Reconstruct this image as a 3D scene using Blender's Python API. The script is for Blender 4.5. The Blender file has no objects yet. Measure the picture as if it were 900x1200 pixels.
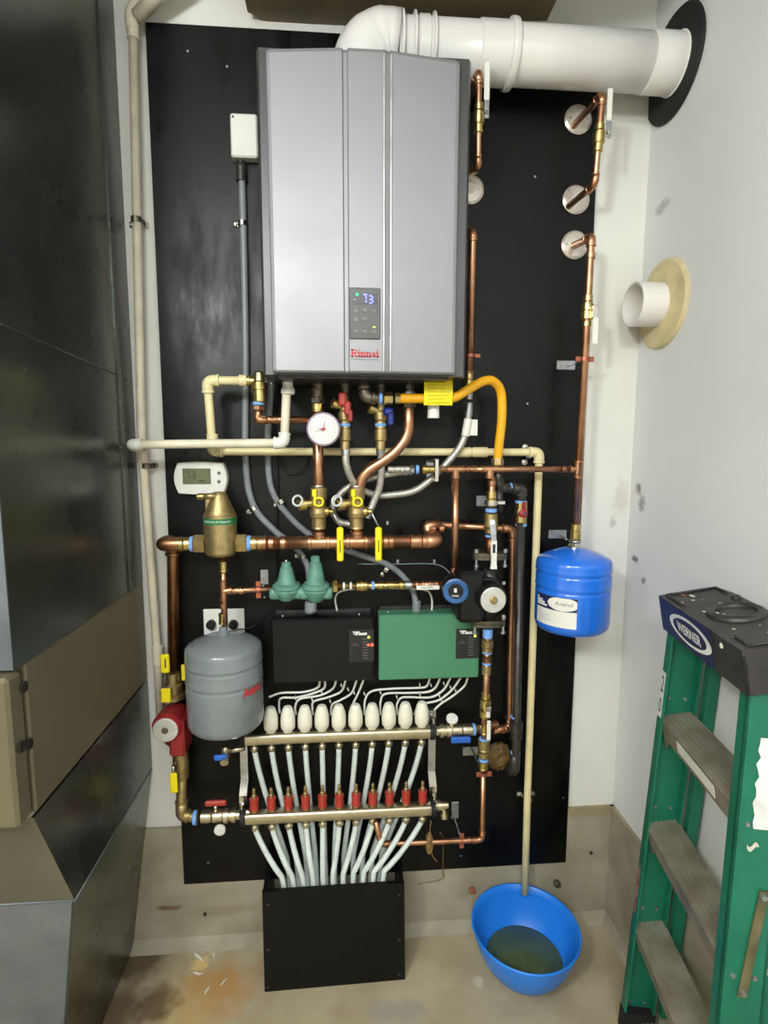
import bpy, math, random
from mathutils import Vector, Matrix
random.seed(7)
S = bpy.context.scene
COL = S.collection
V = Vector
pi = math.pi
ZO = 0.2135          # height of the backboard's bottom edge above the floor

# ------------------------------------------------------------------ camera
CP = V((0.4959, -1.609, 1.3548 + ZO)); FPX = 647.8
AX, AY, AZ = 0.119404, -0.0775878, 0.00189926
def _R():
    cx, sx = math.cos(AX), math.sin(AX); c2, s2 = math.cos(AY), math.sin(AY); c3, s3 = math.cos(AZ), math.sin(AZ)
    X = Matrix(((1,0,0),(0,cx,-sx),(0,sx,cx))); Y = Matrix(((c2,0,s2),(0,1,0),(-s2,0,c2))); Z = Matrix(((c3,-s3,0),(s3,c3,0),(0,0,1)))
    return Z @ X @ Y
RM = _R()
def b2w(b): return V((b[0], b[2], -b[1]))
right = b2w(RM.transposed() @ V((1,0,0))); down = b2w(RM.transposed() @ V((0,1,0))); fwd = b2w(RM.transposed() @ V((0,0,1)))
cd = bpy.data.cameras.new('camera'); cam = bpy.data.objects.new('camera', cd); COL.objects.link(cam)
m = Matrix.Identity(4)
for i in range(3):
    m[i][0] = right[i]; m[i][1] = -down[i]; m[i][2] = -fwd[i]; m[i][3] = CP[i]
cam.matrix_world = m
cd.sensor_fit = 'VERTICAL'; cd.sensor_height = 24.0; cd.lens = 24.0 * FPX / 1200.0; cd.clip_start = 0.02
S.camera = cam

def ray(px, py): return b2w(RM.transposed() @ V(((px-450)/FPX, (py-600)/FPX, 1.0)))
def P(px, py, d):            # a point of the place: seen at px,py of the survey photo, d metres in front of the backboard
    r = ray(px, py); return CP + r * ((-d - CP.y) / r.y)
def PX(px, py, x):
    r = ray(px, py); return CP + r * ((x - CP.x) / r.x)
def PZ(px, py, z):
    r = ray(px, py); return CP + r * ((z - CP.z) / r.z)

# ------------------------------------------------------------------ world, lights, exposure
W = bpy.data.worlds.new('world'); S.world = W; W.use_nodes = True
W.node_tree.nodes['Background'].inputs[0].default_value = (0.9, 0.95, 1.0, 1)
W.node_tree.nodes['Background'].inputs[1].default_value = 0.12
S.view_settings.view_transform = 'Standard'; S.view_settings.look = 'None'; S.view_settings.gamma = 1.0
S.view_settings.exposure = 0.58; S.view_settings.use_curve_mapping = False
LP = V((-0.42, -2.15, 2.42))
ld = bpy.data.lights.new('bulb_light', 'POINT'); ld.energy = 66; ld.color = (0.97, 0.985, 0.965); ld.shadow_soft_size = 0.13
lo = bpy.data.objects.new('bulb_light', ld); lo.location = LP; COL.objects.link(lo)
la = bpy.data.lights.new('fill_light', 'AREA'); la.shape = 'RECTANGLE'; la.size = 1.0; la.size_y = 0.5; la.energy = 34; la.color = (0.95, 0.98, 1.0)  # added soft fill, not a fixture of the room
lao = bpy.data.objects.new('fill_light', la); lao.location = (0.3, -3.0, 2.78); lao.rotation_euler = (math.radians(25), 0, 0); COL.objects.link(lao)

# ------------------------------------------------------------------ materials
def lin(c): return tuple(((x/255.0)/12.92 if x/255.0 <= 0.04045 else ((x/255.0+0.055)/1.055)**2.4) for x in c) + (1,)
MATS = {}
def mat(name, rgb, rough=0.5, metal=0.0, var=0.12, scale=18, bump=0.0, bscale=120, rvar=0.0, rscale=6, coat=0.0, emis=None, estr=0.0, rgb2=None, trans=0.0, alpha=1.0, spec=0.5, sub=0.0):
    m = bpy.data.materials.new(name); m.use_nodes = True; nt = m.node_tree; N = nt.nodes; L = nt.links
    b = N['Principled BSDF']; tc = N.new('ShaderNodeTexCoord')
    nz = N.new('ShaderNodeTexNoise'); nz.inputs['Scale'].default_value = scale; nz.inputs['Detail'].default_value = 5
    L.new(tc.outputs['Object'], nz.inputs['Vector'])
    c = lin(rgb); c2 = lin(rgb2) if rgb2 else tuple(max(0, x*(1-2.2*var)) for x in c[:3]) + (1,)
    c1 = c if rgb2 else tuple(min(1, x*(1+var)) for x in c[:3]) + (1,)
    mx = N.new('ShaderNodeMix'); mx.data_type = 'RGBA'
    mr = N.new('ShaderNodeMapRange'); mr.inputs[1].default_value = 0.35; mr.inputs[2].default_value = 0.7
    L.new(nz.outputs['Fac'], mr.inputs[0]); L.new(mr.outputs[0], mx.inputs[0]); mx.inputs[6].default_value = c1; mx.inputs[7].default_value = c2
    L.new(mx.outputs[2], b.inputs['Base Color'])
    b.inputs['Metallic'].default_value = metal; b.inputs['Roughness'].default_value = rough
    b.inputs['Coat Weight'].default_value = coat; b.inputs['Specular IOR Level'].default_value = spec
    if rvar:
        n2 = N.new('ShaderNodeTexNoise'); n2.inputs['Scale'].default_value = rscale; n2.inputs['Detail'].default_value = 6
        L.new(tc.outputs['Object'], n2.inputs['Vector'])
        r2 = N.new('ShaderNodeMapRange'); r2.inputs[1].default_value = 0.3; r2.inputs[2].default_value = 0.7; r2.inputs[3].default_value = max(0.02, rough-rvar); r2.inputs[4].default_value = min(1, rough+rvar)
        L.new(n2.outputs['Fac'], r2.inputs[0]); L.new(r2.outputs[0], b.inputs['Roughness'])
    if bump:
        n3 = N.new('ShaderNodeTexNoise'); n3.inputs['Scale'].default_value = bscale; n3.inputs['Detail'].default_value = 4
        L.new(tc.outputs['Object'], n3.inputs['Vector'])
        bp = N.new('ShaderNodeBump'); bp.inputs['Strength'].default_value = bump; bp.inputs['Distance'].default_value = 0.002
        L.new(n3.outputs['Fac'], bp.inputs['Height']); L.new(bp.outputs[0], b.inputs['Normal'])
    if emis:
        b.inputs['Emission Color'].default_value = lin(emis); b.inputs['Emission Strength'].default_value = estr
    if trans: b.inputs['Transmission Weight'].default_value = trans
    if sub:
        b.inputs['Subsurface Weight'].default_value = sub; b.inputs['Subsurface Radius'].default_value = (0.01, 0.01, 0.01)
    MATS[name] = m
    return m
M = {}
M['copper'] = mat('copper', (206,158,124), 0.36, 1.0, 0.16, 22, 0.05, 90, rgb2=(170,122,92), rvar=0.1)
M['copper_dark'] = mat('copper_dark', (160,116,82), 0.4, 1.0, 0.2, 22, rgb2=(122,88,62), rvar=0.1)
M['brass'] = mat('brass', (218,198,132), 0.3, 1.0, 0.14, 40, rgb2=(180,156,98))
M['bronze'] = mat('bronze', (186,166,118), 0.45, 0.9, 0.12, 40, 0.15, 260, rgb2=(156,136,92))
M['chrome'] = mat('chrome', (215,212,205), 0.22, 1.0, 0.06)
M['zinc'] = mat('zinc', (190,195,200), 0.38, 1.0, 0.1, 50)
M['nickel'] = mat('nickel', (205,196,170), 0.3, 1.0, 0.06, 30)
M['tape'] = mat('tape', (120,170,235), 0.55, 0, 0.1, 200, 0.3, 300)
M['cpvc'] = mat('cpvc', (226,214,165), 0.42, 0, 0.06, 14)
M['pvc'] = mat('pvc', (222,214,190), 0.4, 0, 0.07, 14)
M['white_pipe'] = mat('white_pipe', (226,224,220), 0.28, 0, 0.03, 6)
M['white'] = mat('white', (226,226,218), 0.4, 0, 0.04, 12)
M['cream'] = mat('cream', (228,226,208), 0.35, 0, 0.04, 30)
M['pex'] = mat('pex', (206,216,212), 0.3, 0, 0.05, 30, sub=0.2)
M['wire'] = mat('wire', (225,224,216), 0.4, 0, 0.04)
M['silver_paint'] = mat('silver_paint', (146,147,150), 0.46, 0.3, 0.02, 4, rvar=0.04)
M['grey_side'] = mat('grey_side', (84,84,85), 0.36, 0.4, 0.04, 6)
M['panel_grey'] = mat('panel_grey', (78,80,78), 0.4, 0, 0.04)
M['button'] = mat('button', (104,106,103), 0.45)
M['screen'] = mat('screen', (16,17,20), 0.3)
M['led_blue'] = mat('led_blue', (90,100,255), 0.4, emis=(110,115,255), estr=1.6)
M['led_green'] = mat('led_green', (40,220,120), 0.4, emis=(60,255,140), estr=1.4)
M['led_yellow'] = mat('led_yellow', (200,230,60), 0.4, emis=(200,240,80), estr=1.8)
M['led_red'] = mat('led_red', (255,60,40), 0.4, emis=(255,70,50), estr=2.5)
M['red_print'] = mat('red_print', (200,45,50), 0.5)
M['grey_print'] = mat('grey_print', (120,116,112), 0.5)
M['dark_print'] = mat('dark_print', (40,40,42), 0.5)
M['white_print'] = mat('white_print', (235,235,232), 0.5)
M['red_plastic'] = mat('red_plastic', (168,52,42), 0.42, 0, 0.08)
M['red_paint'] = mat('red_paint', (146,36,38), 0.42, 0, 0.1, 20, 0.15, 200)
M['blue_plastic'] = mat('blue_plastic', (40,105,205), 0.4)
M['blue_bucket'] = mat('blue_bucket', (32,128,232), 0.33, 0, 0.06, 4)
M['blue_paint'] = mat('blue_paint', (34,112,224), 0.2, 0, 0.04, 5, coat=0.5)
M['grey_paint'] = mat('grey_paint', (122,130,132), 0.25, 0, 0.05, 8, coat=0.4)
M['yellow'] = mat('yellow', (245,225,30), 0.42, 0, 0.05)
M['hose_yellow'] = mat('hose_yellow', (232,170,20), 0.35, 0, 0.07, 9)
M['tag_yellow'] = mat('tag_yellow', (246,226,20), 0.5, 0, 0.06)
M['black_plastic'] = mat('black_plastic', (13,13,14), 0.35, 0, 0.1, spec=0.4)
M['black_metal'] = mat('black_metal', (9,10,14), 0.34, 0, 0.1, 8, rvar=0.05, spec=0.35)
M['label_black'] = mat('label_black', (34,34,34), 0.4)
M['iron'] = mat('iron', (72,70,68), 0.38, 0.6, 0.15, 40)
M['iron_grey'] = mat('iron_grey', (112,106,92), 0.42, 0.8, 0.15, 40, 0.2, 200)
M['green_box'] = mat('green_box', (72,132,100), 0.4, 0, 0.03, 5, rvar=0.05)
M['green_cast'] = mat('green_cast', (96,146,128), 0.42, 0, 0.12, 40, 0.25, 300)
M['green_label'] = mat('green_label', (42,120,72), 0.4)
M['ladder_green'] = mat('ladder_green', (20,110,84), 0.4, 0, 0.1, 10, 0.1, 200)
M['aluminium'] = mat('aluminium', (158,152,138), 0.45, 0.25, 0.12, 14, rgb2=(116,108,92), rvar=0.1)
M['steel_dark'] = mat('steel_dark', (120,114,84), 0.5, 0.5, 0.2)
M['navy'] = mat('navy', (28,38,84), 0.45, 0, 0.12, 14)
M['cap_black'] = mat('cap_black', (52,50,47), 0.45, 0, 0.2, 26, 0.3, 150)
M['paint_spot'] = mat('paint_spot', (205,202,188), 0.6)
M['rust_spot'] = mat('rust_spot', (140,84,60), 0.7)
M['rubber'] = mat('rubber', (18,18,19), 0.7)
M['conduit'] = mat('conduit', (128,134,138), 0.38, 0, 0.08, 10)
M['braid'] = mat('braid', (188,186,178), 0.34, 0.6, 0.18, 300, 0.5, 500)
M['lcd'] = mat('lcd', (98,104,72), 0.3)
M['tan_plastic'] = mat('tan_plastic', (205,190,145), 0.5, 0, 0.1, 14)
M['foam'] = mat('foam', (104,78,34), 0.6, 0, 0.25, 60, 0.8, 90)
M['disc'] = mat('disc', (205,204,198), 0.35, 0.3, 0.06, 40)
M['escutcheon'] = mat('escutcheon', (215,208,196), 0.25, 0.6, 0.08, 30)
M['red_bell'] = mat('red_bell', (178,108,82), 0.42, 0.7, 0.1)
M['blue_dial'] = mat('blue_dial', (44,92,148), 0.35)
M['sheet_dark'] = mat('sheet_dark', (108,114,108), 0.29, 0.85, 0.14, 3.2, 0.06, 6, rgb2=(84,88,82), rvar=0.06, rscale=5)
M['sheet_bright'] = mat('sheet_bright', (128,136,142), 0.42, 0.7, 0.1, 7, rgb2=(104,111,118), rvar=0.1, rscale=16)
M['furnace_tan'] = mat('furnace_tan', (104,97,76), 0.42, 0.1, 0.05, 3)
M['furnace_lid'] = mat('furnace_lid', (98,96,80), 0.45, 0.2, 0.08, 4)
M['brown'] = mat('brown', (112,100,76), 0.6, 0, 0.12, 6)
M['leaflet'] = mat('leaflet', (134,104,58), 0.6, 0, 0.2, 60)

def board_mat():
    m = mat('board_black', (7,7,6), 0.42, 0, 0.25, 3, 0.15, 30, spec=0.27)
    nt = m.node_tree; N = nt.nodes; L = nt.links; b = N['Principled BSDF']
    tc = N.new('ShaderNodeTexCoord'); mp = N.new('ShaderNodeMapping'); mp.inputs['Scale'].default_value = (5, 5, 1.6)
    L.new(tc.outputs['Object'], mp.inputs[0])
    nz = N.new('ShaderNodeTexNoise'); nz.inputs['Scale'].default_value = 2.6; nz.inputs['Detail'].default_value = 9; nz.inputs['Roughness'].default_value = 0.65
    L.new(mp.outputs[0], nz.inputs['Vector'])
    r = N.new('ShaderNodeMapRange'); r.inputs[1].default_value = 0.35; r.inputs[2].default_value = 0.66; r.inputs[3].default_value = 0.27; r.inputs[4].default_value = 0.55
    L.new(nz.outputs['Fac'], r.inputs[0]); L.new(r.outputs[0], b.inputs['Roughness'])
    return m
M['board'] = board_mat()

def spots(m, base_socket_color, items):
    """adds stains of their own shape: items = (centre xyz, radii xyz, rgb, strength, noise scale)"""
    nt = m.node_tree; N = nt.nodes; L = nt.links; b = N['Principled BSDF']
    src = b.inputs['Base Color'].links[0].from_socket
    tc = N.new('ShaderNodeTexCoord')
    for (c, rad, rgb, st, ns) in items:
        mp = N.new('ShaderNodeVectorMath'); mp.operation = 'SUBTRACT'; mp.inputs[1].default_value = c
        L.new(tc.outputs['Object'], mp.inputs[0])
        dv = N.new('ShaderNodeVectorMath'); dv.operation = 'DIVIDE'; dv.inputs[1].default_value = rad; L.new(mp.outputs[0], dv.inputs[0])
        ln = N.new('ShaderNodeVectorMath'); ln.operation = 'LENGTH'; L.new(dv.outputs[0], ln.inputs[0])
        nz = N.new('ShaderNodeTexNoise'); nz.inputs['Scale'].default_value = ns; nz.inputs['Detail'].default_value = 6; L.new(tc.outputs['Object'], nz.inputs['Vector'])
        ad = N.new('ShaderNodeMath'); ad.operation = 'MULTIPLY_ADD'; L.new(nz.outputs['Fac'], ad.inputs[0]); ad.inputs[1].default_value = 1.6; L.new(ln.outputs['Value'], ad.inputs[2])
        mr = N.new('ShaderNodeMapRange'); mr.inputs[1].default_value = 1.25; mr.inputs[2].default_value = 1.9; mr.inputs[3].default_value = st; mr.inputs[4].default_value = 0
        L.new(ad.outputs[0], mr.inputs[0])
        mx = N.new('ShaderNodeMix'); mx.data_type = 'RGBA'; L.new(mr.outputs[0], mx.inputs[0]); L.new(src, mx.inputs[6]); mx.inputs[7].default_value = lin(rgb)
        src = mx.outputs[2]
    L.new(src, b.inputs['Base Color'])

# ------------------------------------------------------------------ mesh builder
class MB:
    def __init__(s): s.v = []; s.f = []; s.s = []
    def add(s, vs, fs, smooth=False):
        o = len(s.v); s.v.extend([V(p) for p in vs]); s.f.extend([tuple(i+o for i in f) for f in fs]); s.s.extend([smooth]*len(fs)); return s
    def box(s, a, b, bev=0.0, M_=None):
        x0,y0,z0 = [min(a[i],b[i]) for i in range(3)]; x1,y1,z1 = [max(a[i],b[i]) for i in range(3)]
        if bev <= 0:
            vs = [(x,y,z) for z in (z0,z1) for y in (y0,y1) for x in (x0,x1)]
            fs = [(0,2,3,1),(4,5,7,6),(0,1,5,4),(2,6,7,3),(0,4,6,2),(1,3,7,5)]
            if M_: vs = [M_ @ V(p) for p in vs]
            return s.add(vs, fs)
        e = min(bev, (x1-x0)/2.01, (y1-y0)/2.01, (z1-z0)/2.01)
        vs = []; idx = {}
        for iz,z in enumerate((z0,z1)):
            for iy,y in enumerate((y0,y1)):
                for ix,x in enumerate((x0,x1)):
                    sx = e if ix==0 else -e; sy = e if iy==0 else -e; sz = e if iz==0 else -e
                    for k,p in enumerate(((x,y+sy,z+sz),(x+sx,y,z+sz),(x+sx,y+sy,z))):
                        idx[(ix,iy,iz,k)] = len(vs); vs.append(p)
        g = lambda *a: idx[a]
        fs = []
        for t in (0,1):
            q = [g(t,0,0,0),g(t,0,1,0),g(t,1,1,0),g(t,1,0,0)]; fs.append(q if t==0 else q[::-1])
            q = [g(0,t,0,1),g(1,t,0,1),g(1,t,1,1),g(0,t,1,1)]; fs.append(q if t==0 else q[::-1])
            q = [g(0,0,t,2),g(0,1,t,2),g(1,1,t,2),g(1,0,t,2)]; fs.append(q if t==0 else q[::-1])
        for a_ in (0,1):
            for c_ in (0,1):
                fs.append([g(a_,c_,0,0),g(a_,c_,1,0),g(a_,c_,1,1),g(a_,c_,0,1)])
                fs.append([g(a_,0,c_,0),g(a_,1,c_,0),g(a_,1,c_,2),g(a_,0,c_,2)])
                fs.append([g(0,a_,c_,1),g(1,a_,c_,1),g(1,a_,c_,2),g(0,a_,c_,2)])
        for a_ in (0,1):
            for b_ in (0,1):
                for c_ in (0,1): fs.append([g(a_,b_,c_,0),g(a_,b_,c_,1),g(a_,b_,c_,2)])
        if M_: vs = [M_ @ V(p) for p in vs]
        return s.add(vs, fs)
    def rings(s, rings, cap=True, smooth=True, closed=False):
        n = len(rings[0]); o = len(s.v)
        for r in rings: s.v.extend([V(p) for p in r])
        k = len(rings)
        for i in range(k if closed else k-1):
            for j in range(n):
                a = o+i*n+j; b = o+i*n+(j+1)%n; c = o+((i+1)%k)*n+(j+1)%n; d = o+((i+1)%k)*n+j
                s.f.append((a,b,c,d)); s.s.append(smooth)
        if cap and not closed:
            s.f.append(tuple(o+j for j in range(n))[::-1]); s.s.append(False)
            s.f.append(tuple(o+(k-1)*n+j for j in range(n))); s.s.append(False)
        return s
    def tube(s, path, r, seg=12, cap=True, smooth=True):
        path = [V(p) for p in path]; n = len(path)
        rs = r if isinstance(r, (list,tuple)) else [r]*n
        T = []
        for i in range(n):
            t = (path[min(i+1,n-1)] - path[max(i-1,0)])
            T.append(t.normalized() if t.length > 1e-9 else V((0,0,1)))
        u = T[0].orthogonal().normalized(); out = []
        for i in range(n):
            u = (u - T[i]*u.dot(T[i])); u = u.normalized() if u.length > 1e-6 else T[i].orthogonal().normalized()
            w = T[i].cross(u)
            out.append([path[i] + (u*math.cos(2*pi*j/seg) + w*math.sin(2*pi*j/seg))*rs[i] for j in range(seg)])
        return s.rings(out, cap, smooth)
    def cyl(s, a, b, r0, r1=None, seg=16, smooth=True): 
        return s.tube([a, b], [r0, r0 if r1 is None else r1], seg, True, smooth)
    def lathe(s, prof, origin, axis=(0,0,1), seg=24, cap=True, ref=None):
        """prof: (radius, height) list along axis; duplicate points are not needed, sharp steps are duplicated"""
        A = V(axis).normalized(); u = V(ref).normalized() if ref else A.orthogonal().normalized(); w = A.cross(u); O = V(origin)
        rr = [[O + A*h + (u*math.cos(2*pi*j/seg) + w*math.sin(2*pi*j/seg))*max(r,1e-4) for j in range(seg)] for r,h in prof]
        # split for sharp corners
        for i in range(len(rr)-1): s.rings([rr[i], rr[i+1]], False, True)
        if cap:
            o = len(s.v); s.add(rr[0], [tuple(range(seg))[::-1]]); s.add(rr[-1], [tuple(range(seg))])
        return s
    def slathe(s, prof, origin, axis=(0,0,1), seg=24, cap=True, ref=None):   # smooth version, shared rings
        A = V(axis).normalized(); u = V(ref).normalized() if ref else A.orthogonal().normalized(); w = A.cross(u); O = V(origin)
        return s.rings([[O + A*h + (u*math.cos(2*pi*j/seg) + w*math.sin(2*pi*j/seg))*max(r,1e-4) for j in range(seg)] for r,h in prof], cap, True)
    def prism(s, poly, axis_vec, smooth=False):
        n = len(poly); a = [V(p) for p in poly]; b = [p + V(axis_vec) for p in a]
        s.add(a+b, [tuple(range(n))[::-1], tuple(range(n, 2*n))] + [(i,(i+1)%n,n+(i+1)%n,n+i) for i in range(n)], smooth); return s
    def sphere(s, c, r, seg=14, n=8, sc=(1,1,1)):
        c = V(c); rr = []
        for i in range(n+1):
            t = pi*i/n
            rr.append([c + V((max(1e-4,math.sin(t))*math.cos(2*pi*j/seg)*r*sc[0], max(1e-4,math.sin(t))*math.sin(2*pi*j/seg)*r*sc[1], -math.cos(t)*r*sc[2])) for j in range(seg)])
        return s.rings(rr, True, True)
    def torus(s, c, axis, R, r, seg=24, rs=8):
        A = V(axis).normalized(); u = A.orthogonal().normalized(); w = A.cross(u); c = V(c); rr = []
        for i in range(seg):
            t = 2*pi*i/seg; e = u*math.cos(t)+w*math.sin(t)
            rr.append([c + e*(R + r*math.cos(2*pi*j/rs)) + A*r*math.sin(2*pi*j/rs) for j in range(rs)])
        return s.rings(rr, False, True, closed=True)
    def mesh(s, name, material, origin):
        me = bpy.data.meshes.new(name); o = V(origin)
        me.from_pydata([tuple(p-o) for p in s.v], [], s.f)
        me.polygons.foreach_set('use_smooth', s.s)
        me.materials.append(material); me.validate(); me.update()
        import bmesh
        bm = bmesh.new(); bm.from_mesh(me); bmesh.ops.recalc_face_normals(bm, faces=bm.faces); bm.to_mesh(me); bm.free()
        return me
ORG = {}
def thing(name, label, cat, loc, group=None):
    o = bpy.data.objects.new(name, None); COL.objects.link(o); o.empty_display_size = 0.05; o.location = loc
    o['label'] = label; o['category'] = cat
    if group: o['group'] = group
    ORG[o.name] = V(loc); return o
def part(name, mb, material, parent, label=None, kind=None):
    org = ORG[parent.name]; me = mb.mesh(name, M[material] if isinstance(material, str) else material, org)
    o = bpy.data.objects.new(name, me); COL.objects.link(o); o.parent = parent; ORG[o.name] = org
    if label: o['label'] = label
    if kind: o['kind'] = kind
    return o
def solo(name, mb, material, label, cat, loc=None, group=None):
    if loc is None:
        loc = V((sum(p.x for p in mb.v)/len(mb.v), sum(p.y for p in mb.v)/len(mb.v), min(p.z for p in mb.v)))
    me = mb.mesh(name, M[material] if isinstance(material, str) else material, loc)
    o = bpy.data.objects.new(name, me); COL.objects.link(o); o.location = loc; o['label'] = label; o['category'] = cat
    if group: o['group'] = group
    ORG[o.name] = V(loc); return o
def struct(name, mb, material):
    me = mb.mesh(name, M[material] if isinstance(material, str) else material, (0,0,0))
    o = bpy.data.objects.new(name, me); COL.objects.link(o); o['kind'] = 'structure'; ORG[o.name] = V((0,0,0)); return o
def copy_tree(o, parent=None):
    c = o.copy(); COL.objects.link(c); ORG[c.name] = V(c.location) if parent is None else ORG[parent.name]
    if parent: c.parent = parent
    for ch in list(o.children): copy_tree(ch, c)
    return c

def bend(pts, R, n=6):
    pts = [V(p) for p in pts]; out = [pts[0]]
    for i in range(1, len(pts)-1):
        a, b, c = pts[i-1], pts[i], pts[i+1]; u = (a-b); w = (c-b); r = min(R, u.length*0.48, w.length*0.48)
        p0 = b + u.normalized()*r; p2 = b + w.normalized()*r
        for k in range(n+1):
            t = k/n; out.append(p0*(1-t)**2 + b*2*t*(1-t) + p2*t*t)
    out.append(pts[-1]); return out
def spline(pts, n=8):
    pts = [V(p) for p in pts]; q = [pts[0]*2-pts[1]] + pts + [pts[-1]*2-pts[-2]]; out = []
    for i in range(1, len(q)-2):
        a,b,c,d = q[i-1],q[i],q[i+1],q[i+2]
        for k in range(n):
            t = k/n; out.append(0.5*((2*b)+(c-a)*t+(2*a-5*b+4*c-d)*t*t+(3*b-a-3*c+d)*t**3))
    out.append(pts[-1]); return out

def collar(parent, c, axis, r, L, material, name='coupling', seg=16, lip=True, label=None):
    a = V(axis).normalized(); c = V(c); mb = MB()
    if lip: mb.lathe([(r*0.96,-L/2),(r*1.06,-L/2+0.001),(r*1.06,-L/2+L*0.14),(r,-L/2+L*0.18),(r,L/2-L*0.18),(r*1.06,L/2-L*0.14),(r*1.06,L/2-0.001),(r*0.96,L/2)], c, a, seg)
    else: mb.lathe([(r,-L/2),(r,L/2)], c, a, seg)
    return part(name, mb, material, parent, label)
def run(parent, pts, r, material, R=None, fit=1.17, fname='elbow', ends=(), fmat=None, seg=14, pname='pipe'):
    """a pipe with sweat fittings at each corner"""
    pts = [V(p) for p in pts]; R = R or r*2.2
    part(pname, MB().tube(bend(pts, R), r, seg), material, parent)
    if fit:
        for i in range(1, len(pts)-1):
            a, b, c = pts[i-1], pts[i], pts[i+1]; u = (a-b).normalized(); w = (c-b).normalized()
            ru = min(R*1.5, (a-b).length*0.48); rw = min(R*1.5, (c-b).length*0.48)
            mb = MB(); mb.tube(bend([b+u*ru, b, b+w*rw], R), r*fit, seg)
            mb.lathe([(r*fit,-r*.28),(r*fit*1.1,-r*.2),(r*fit*1.1,r*.2),(r*fit,r*.28)], b+u*(ru-r*.3), u, seg)
            mb.lathe([(r*fit,-r*.28),(r*fit*1.1,-r*.2),(r*fit*1.1,r*.2),(r*fit,r*.28)], b+w*(rw-r*.3), w, seg)
            part(fname, mb, fmat or material, parent)
def tee(parent, c, axis, branch, r, material, L=None, rb=None):
    L = L or r*5; rb = rb or r; a = V(axis).normalized(); b = V(branch).normalized(); c = V(c); mb = MB(); q = r*1.17
    mb.lathe([(q,-L/2),(q*1.1,-L/2+.001),(q*1.1,-L/2+r*.5),(q,-L/2+r*.6),(q,L/2-r*.6),(q*1.1,L/2-r*.5),(q*1.1,L/2-.001),(q,L/2)], c, a, 16)
    mb.lathe([(rb*1.17,0),(rb*1.17,L/2-r*.6),(rb*1.29,L/2-r*.5),(rb*1.29,L/2)], c, b, 16)
    return part('tee', mb, material, parent)
def hexnut(parent, c, axis, r, L, material, name='hex_nut', label=None):
    a = V(axis).normalized(); mb = MB(); rr = V(c)
    u = a.orthogonal().normalized(); w = a.cross(u)
    ring = lambda h, q: [rr + a*h + (u*math.cos(pi/3*j)+w*math.sin(pi/3*j))*q for j in range(6)]
    mb.rings([ring(-L/2, r*.93), ring(-L/2+L*.12, r), ring(L/2-L*.12, r), ring(L/2, r*.93)], True, False)
    return part(name, mb, material, parent, label)
def tape(parent, c, axis, r, L=0.008, name='thread_tape'):
    return part(name, MB().lathe([(r*.98,-L/2),(r*1.03,-L/4),(r*1.0,0),(r*1.03,L/4),(r*.98,L/2)], c, axis, 14), 'tape', parent)

# writing -----------------------------------------------------------
def text_mesh(s, size, extrude=0.0003, offset=0.0, shear=0.0, spacing=1.0):
    c = bpy.data.curves.new('lettering', 'FONT'); c.body = s; c.size = size; c.extrude = extrude; c.offset = offset; c.shear = shear; c.space_character = spacing
    c.align_x = 'CENTER'; c.align_y = 'CENTER'; c.resolution_u = 3
    o = bpy.data.objects.new('lettering', c); COL.objects.link(o)
    dg = bpy.context.evaluated_depsgraph_get(); me = bpy.data.meshes.new_from_object(o.evaluated_get(dg))
    vs = [v.co.copy() for v in me.vertices]; fs = [tuple(p.vertices) for p in me.polygons]
    bpy.data.objects.remove(o); bpy.data.meshes.remove(me); bpy.data.curves.remove(c)
    return vs, fs
def lettering(parent, s, c, rt, up, h, material, width=None, name='lettering', offset=0.0, shear=0.0, extrude=0.0003, wrap=None):
    vs, fs = text_mesh(s, 1.0, 0.0, offset/h, shear)
    x0, x1 = min(v.x for v in vs), max(v.x for v in vs); y0, y1 = min(v.y for v in vs), max(v.y for v in vs)
    ky = h/(y1-y0); kx = ky if width is None else width/(x1-x0)
    rt = V(rt).normalized(); up = V(up).normalized(); n = rt.cross(up).normalized(); c = V(c)
    xm, ym = (x0+x1)/2, (y0+y1)/2
    mb = MB()
    if wrap is None: mb.add([c + rt*((v.x-xm)*kx) + up*((v.y-ym)*ky) + n*extrude for v in vs], fs)
    else:
        ax, rad, a0 = wrap     # axis point, radius, centre angle from -y towards +x
        pts = []
        for v in vs:
            a = a0 + (v.x-xm)*kx/rad; pts.append(V((ax[0]+rad*math.sin(a), ax[1]-rad*math.cos(a), c.z + (v.y-ym)*ky)))
        mb.add(pts, fs)
    return part(name, mb, material, parent)
def curved_patch(ax, rad, a0, a1, z0, z1, n=10):
    vs = []
    for i in range(n+1):
        a = a0+(a1-a0)*i/n
        for z in (z0, z1): vs.append((ax[0]+rad*math.sin(a), ax[1]-rad*math.cos(a), z))
    mb = MB(); mb.add(vs, [(2*i,2*i+2,2*i+3,2*i+1) for i in range(n)], True); return mb

# ================================================================== THE SETTING
XW = 1.378            # right wall
CZ = 2.86             # ceiling
YB = 0.014            # back wall face (behind the board)
BZ = 0.402            # top of the concrete stem wall
mw = mat('wall_paint', (224,224,218), 0.6, 0, 0.03, 3, 0.12, 60, rgb2=(214,213,206)); M['wall'] = mw
mr_ = mat('wall_paint_right', (220,221,220), 0.55, 0, 0.03, 3, 0.12, 60, rgb2=(213,214,213)); M['wall_right'] = mr_
spots(mr_, None, [(tuple(PX(748,572,XW)), (.02,.018,.022), (96,70,62), .75, 60), (tuple(PX(752,590,XW)), (.01,.02,.03), (80,74,72), .6, 90),
                  (tuple(PX(744,655,XW)), (.01,.02,.012), (60,56,54), .8, 80), (tuple(PX(776,242,XW)), (.01,.035,.02), (120,116,110), .5, 60),
                  (tuple(PX(754,680,XW)), (.01,.012,.012), (70,66,62), .7, 80)])
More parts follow.
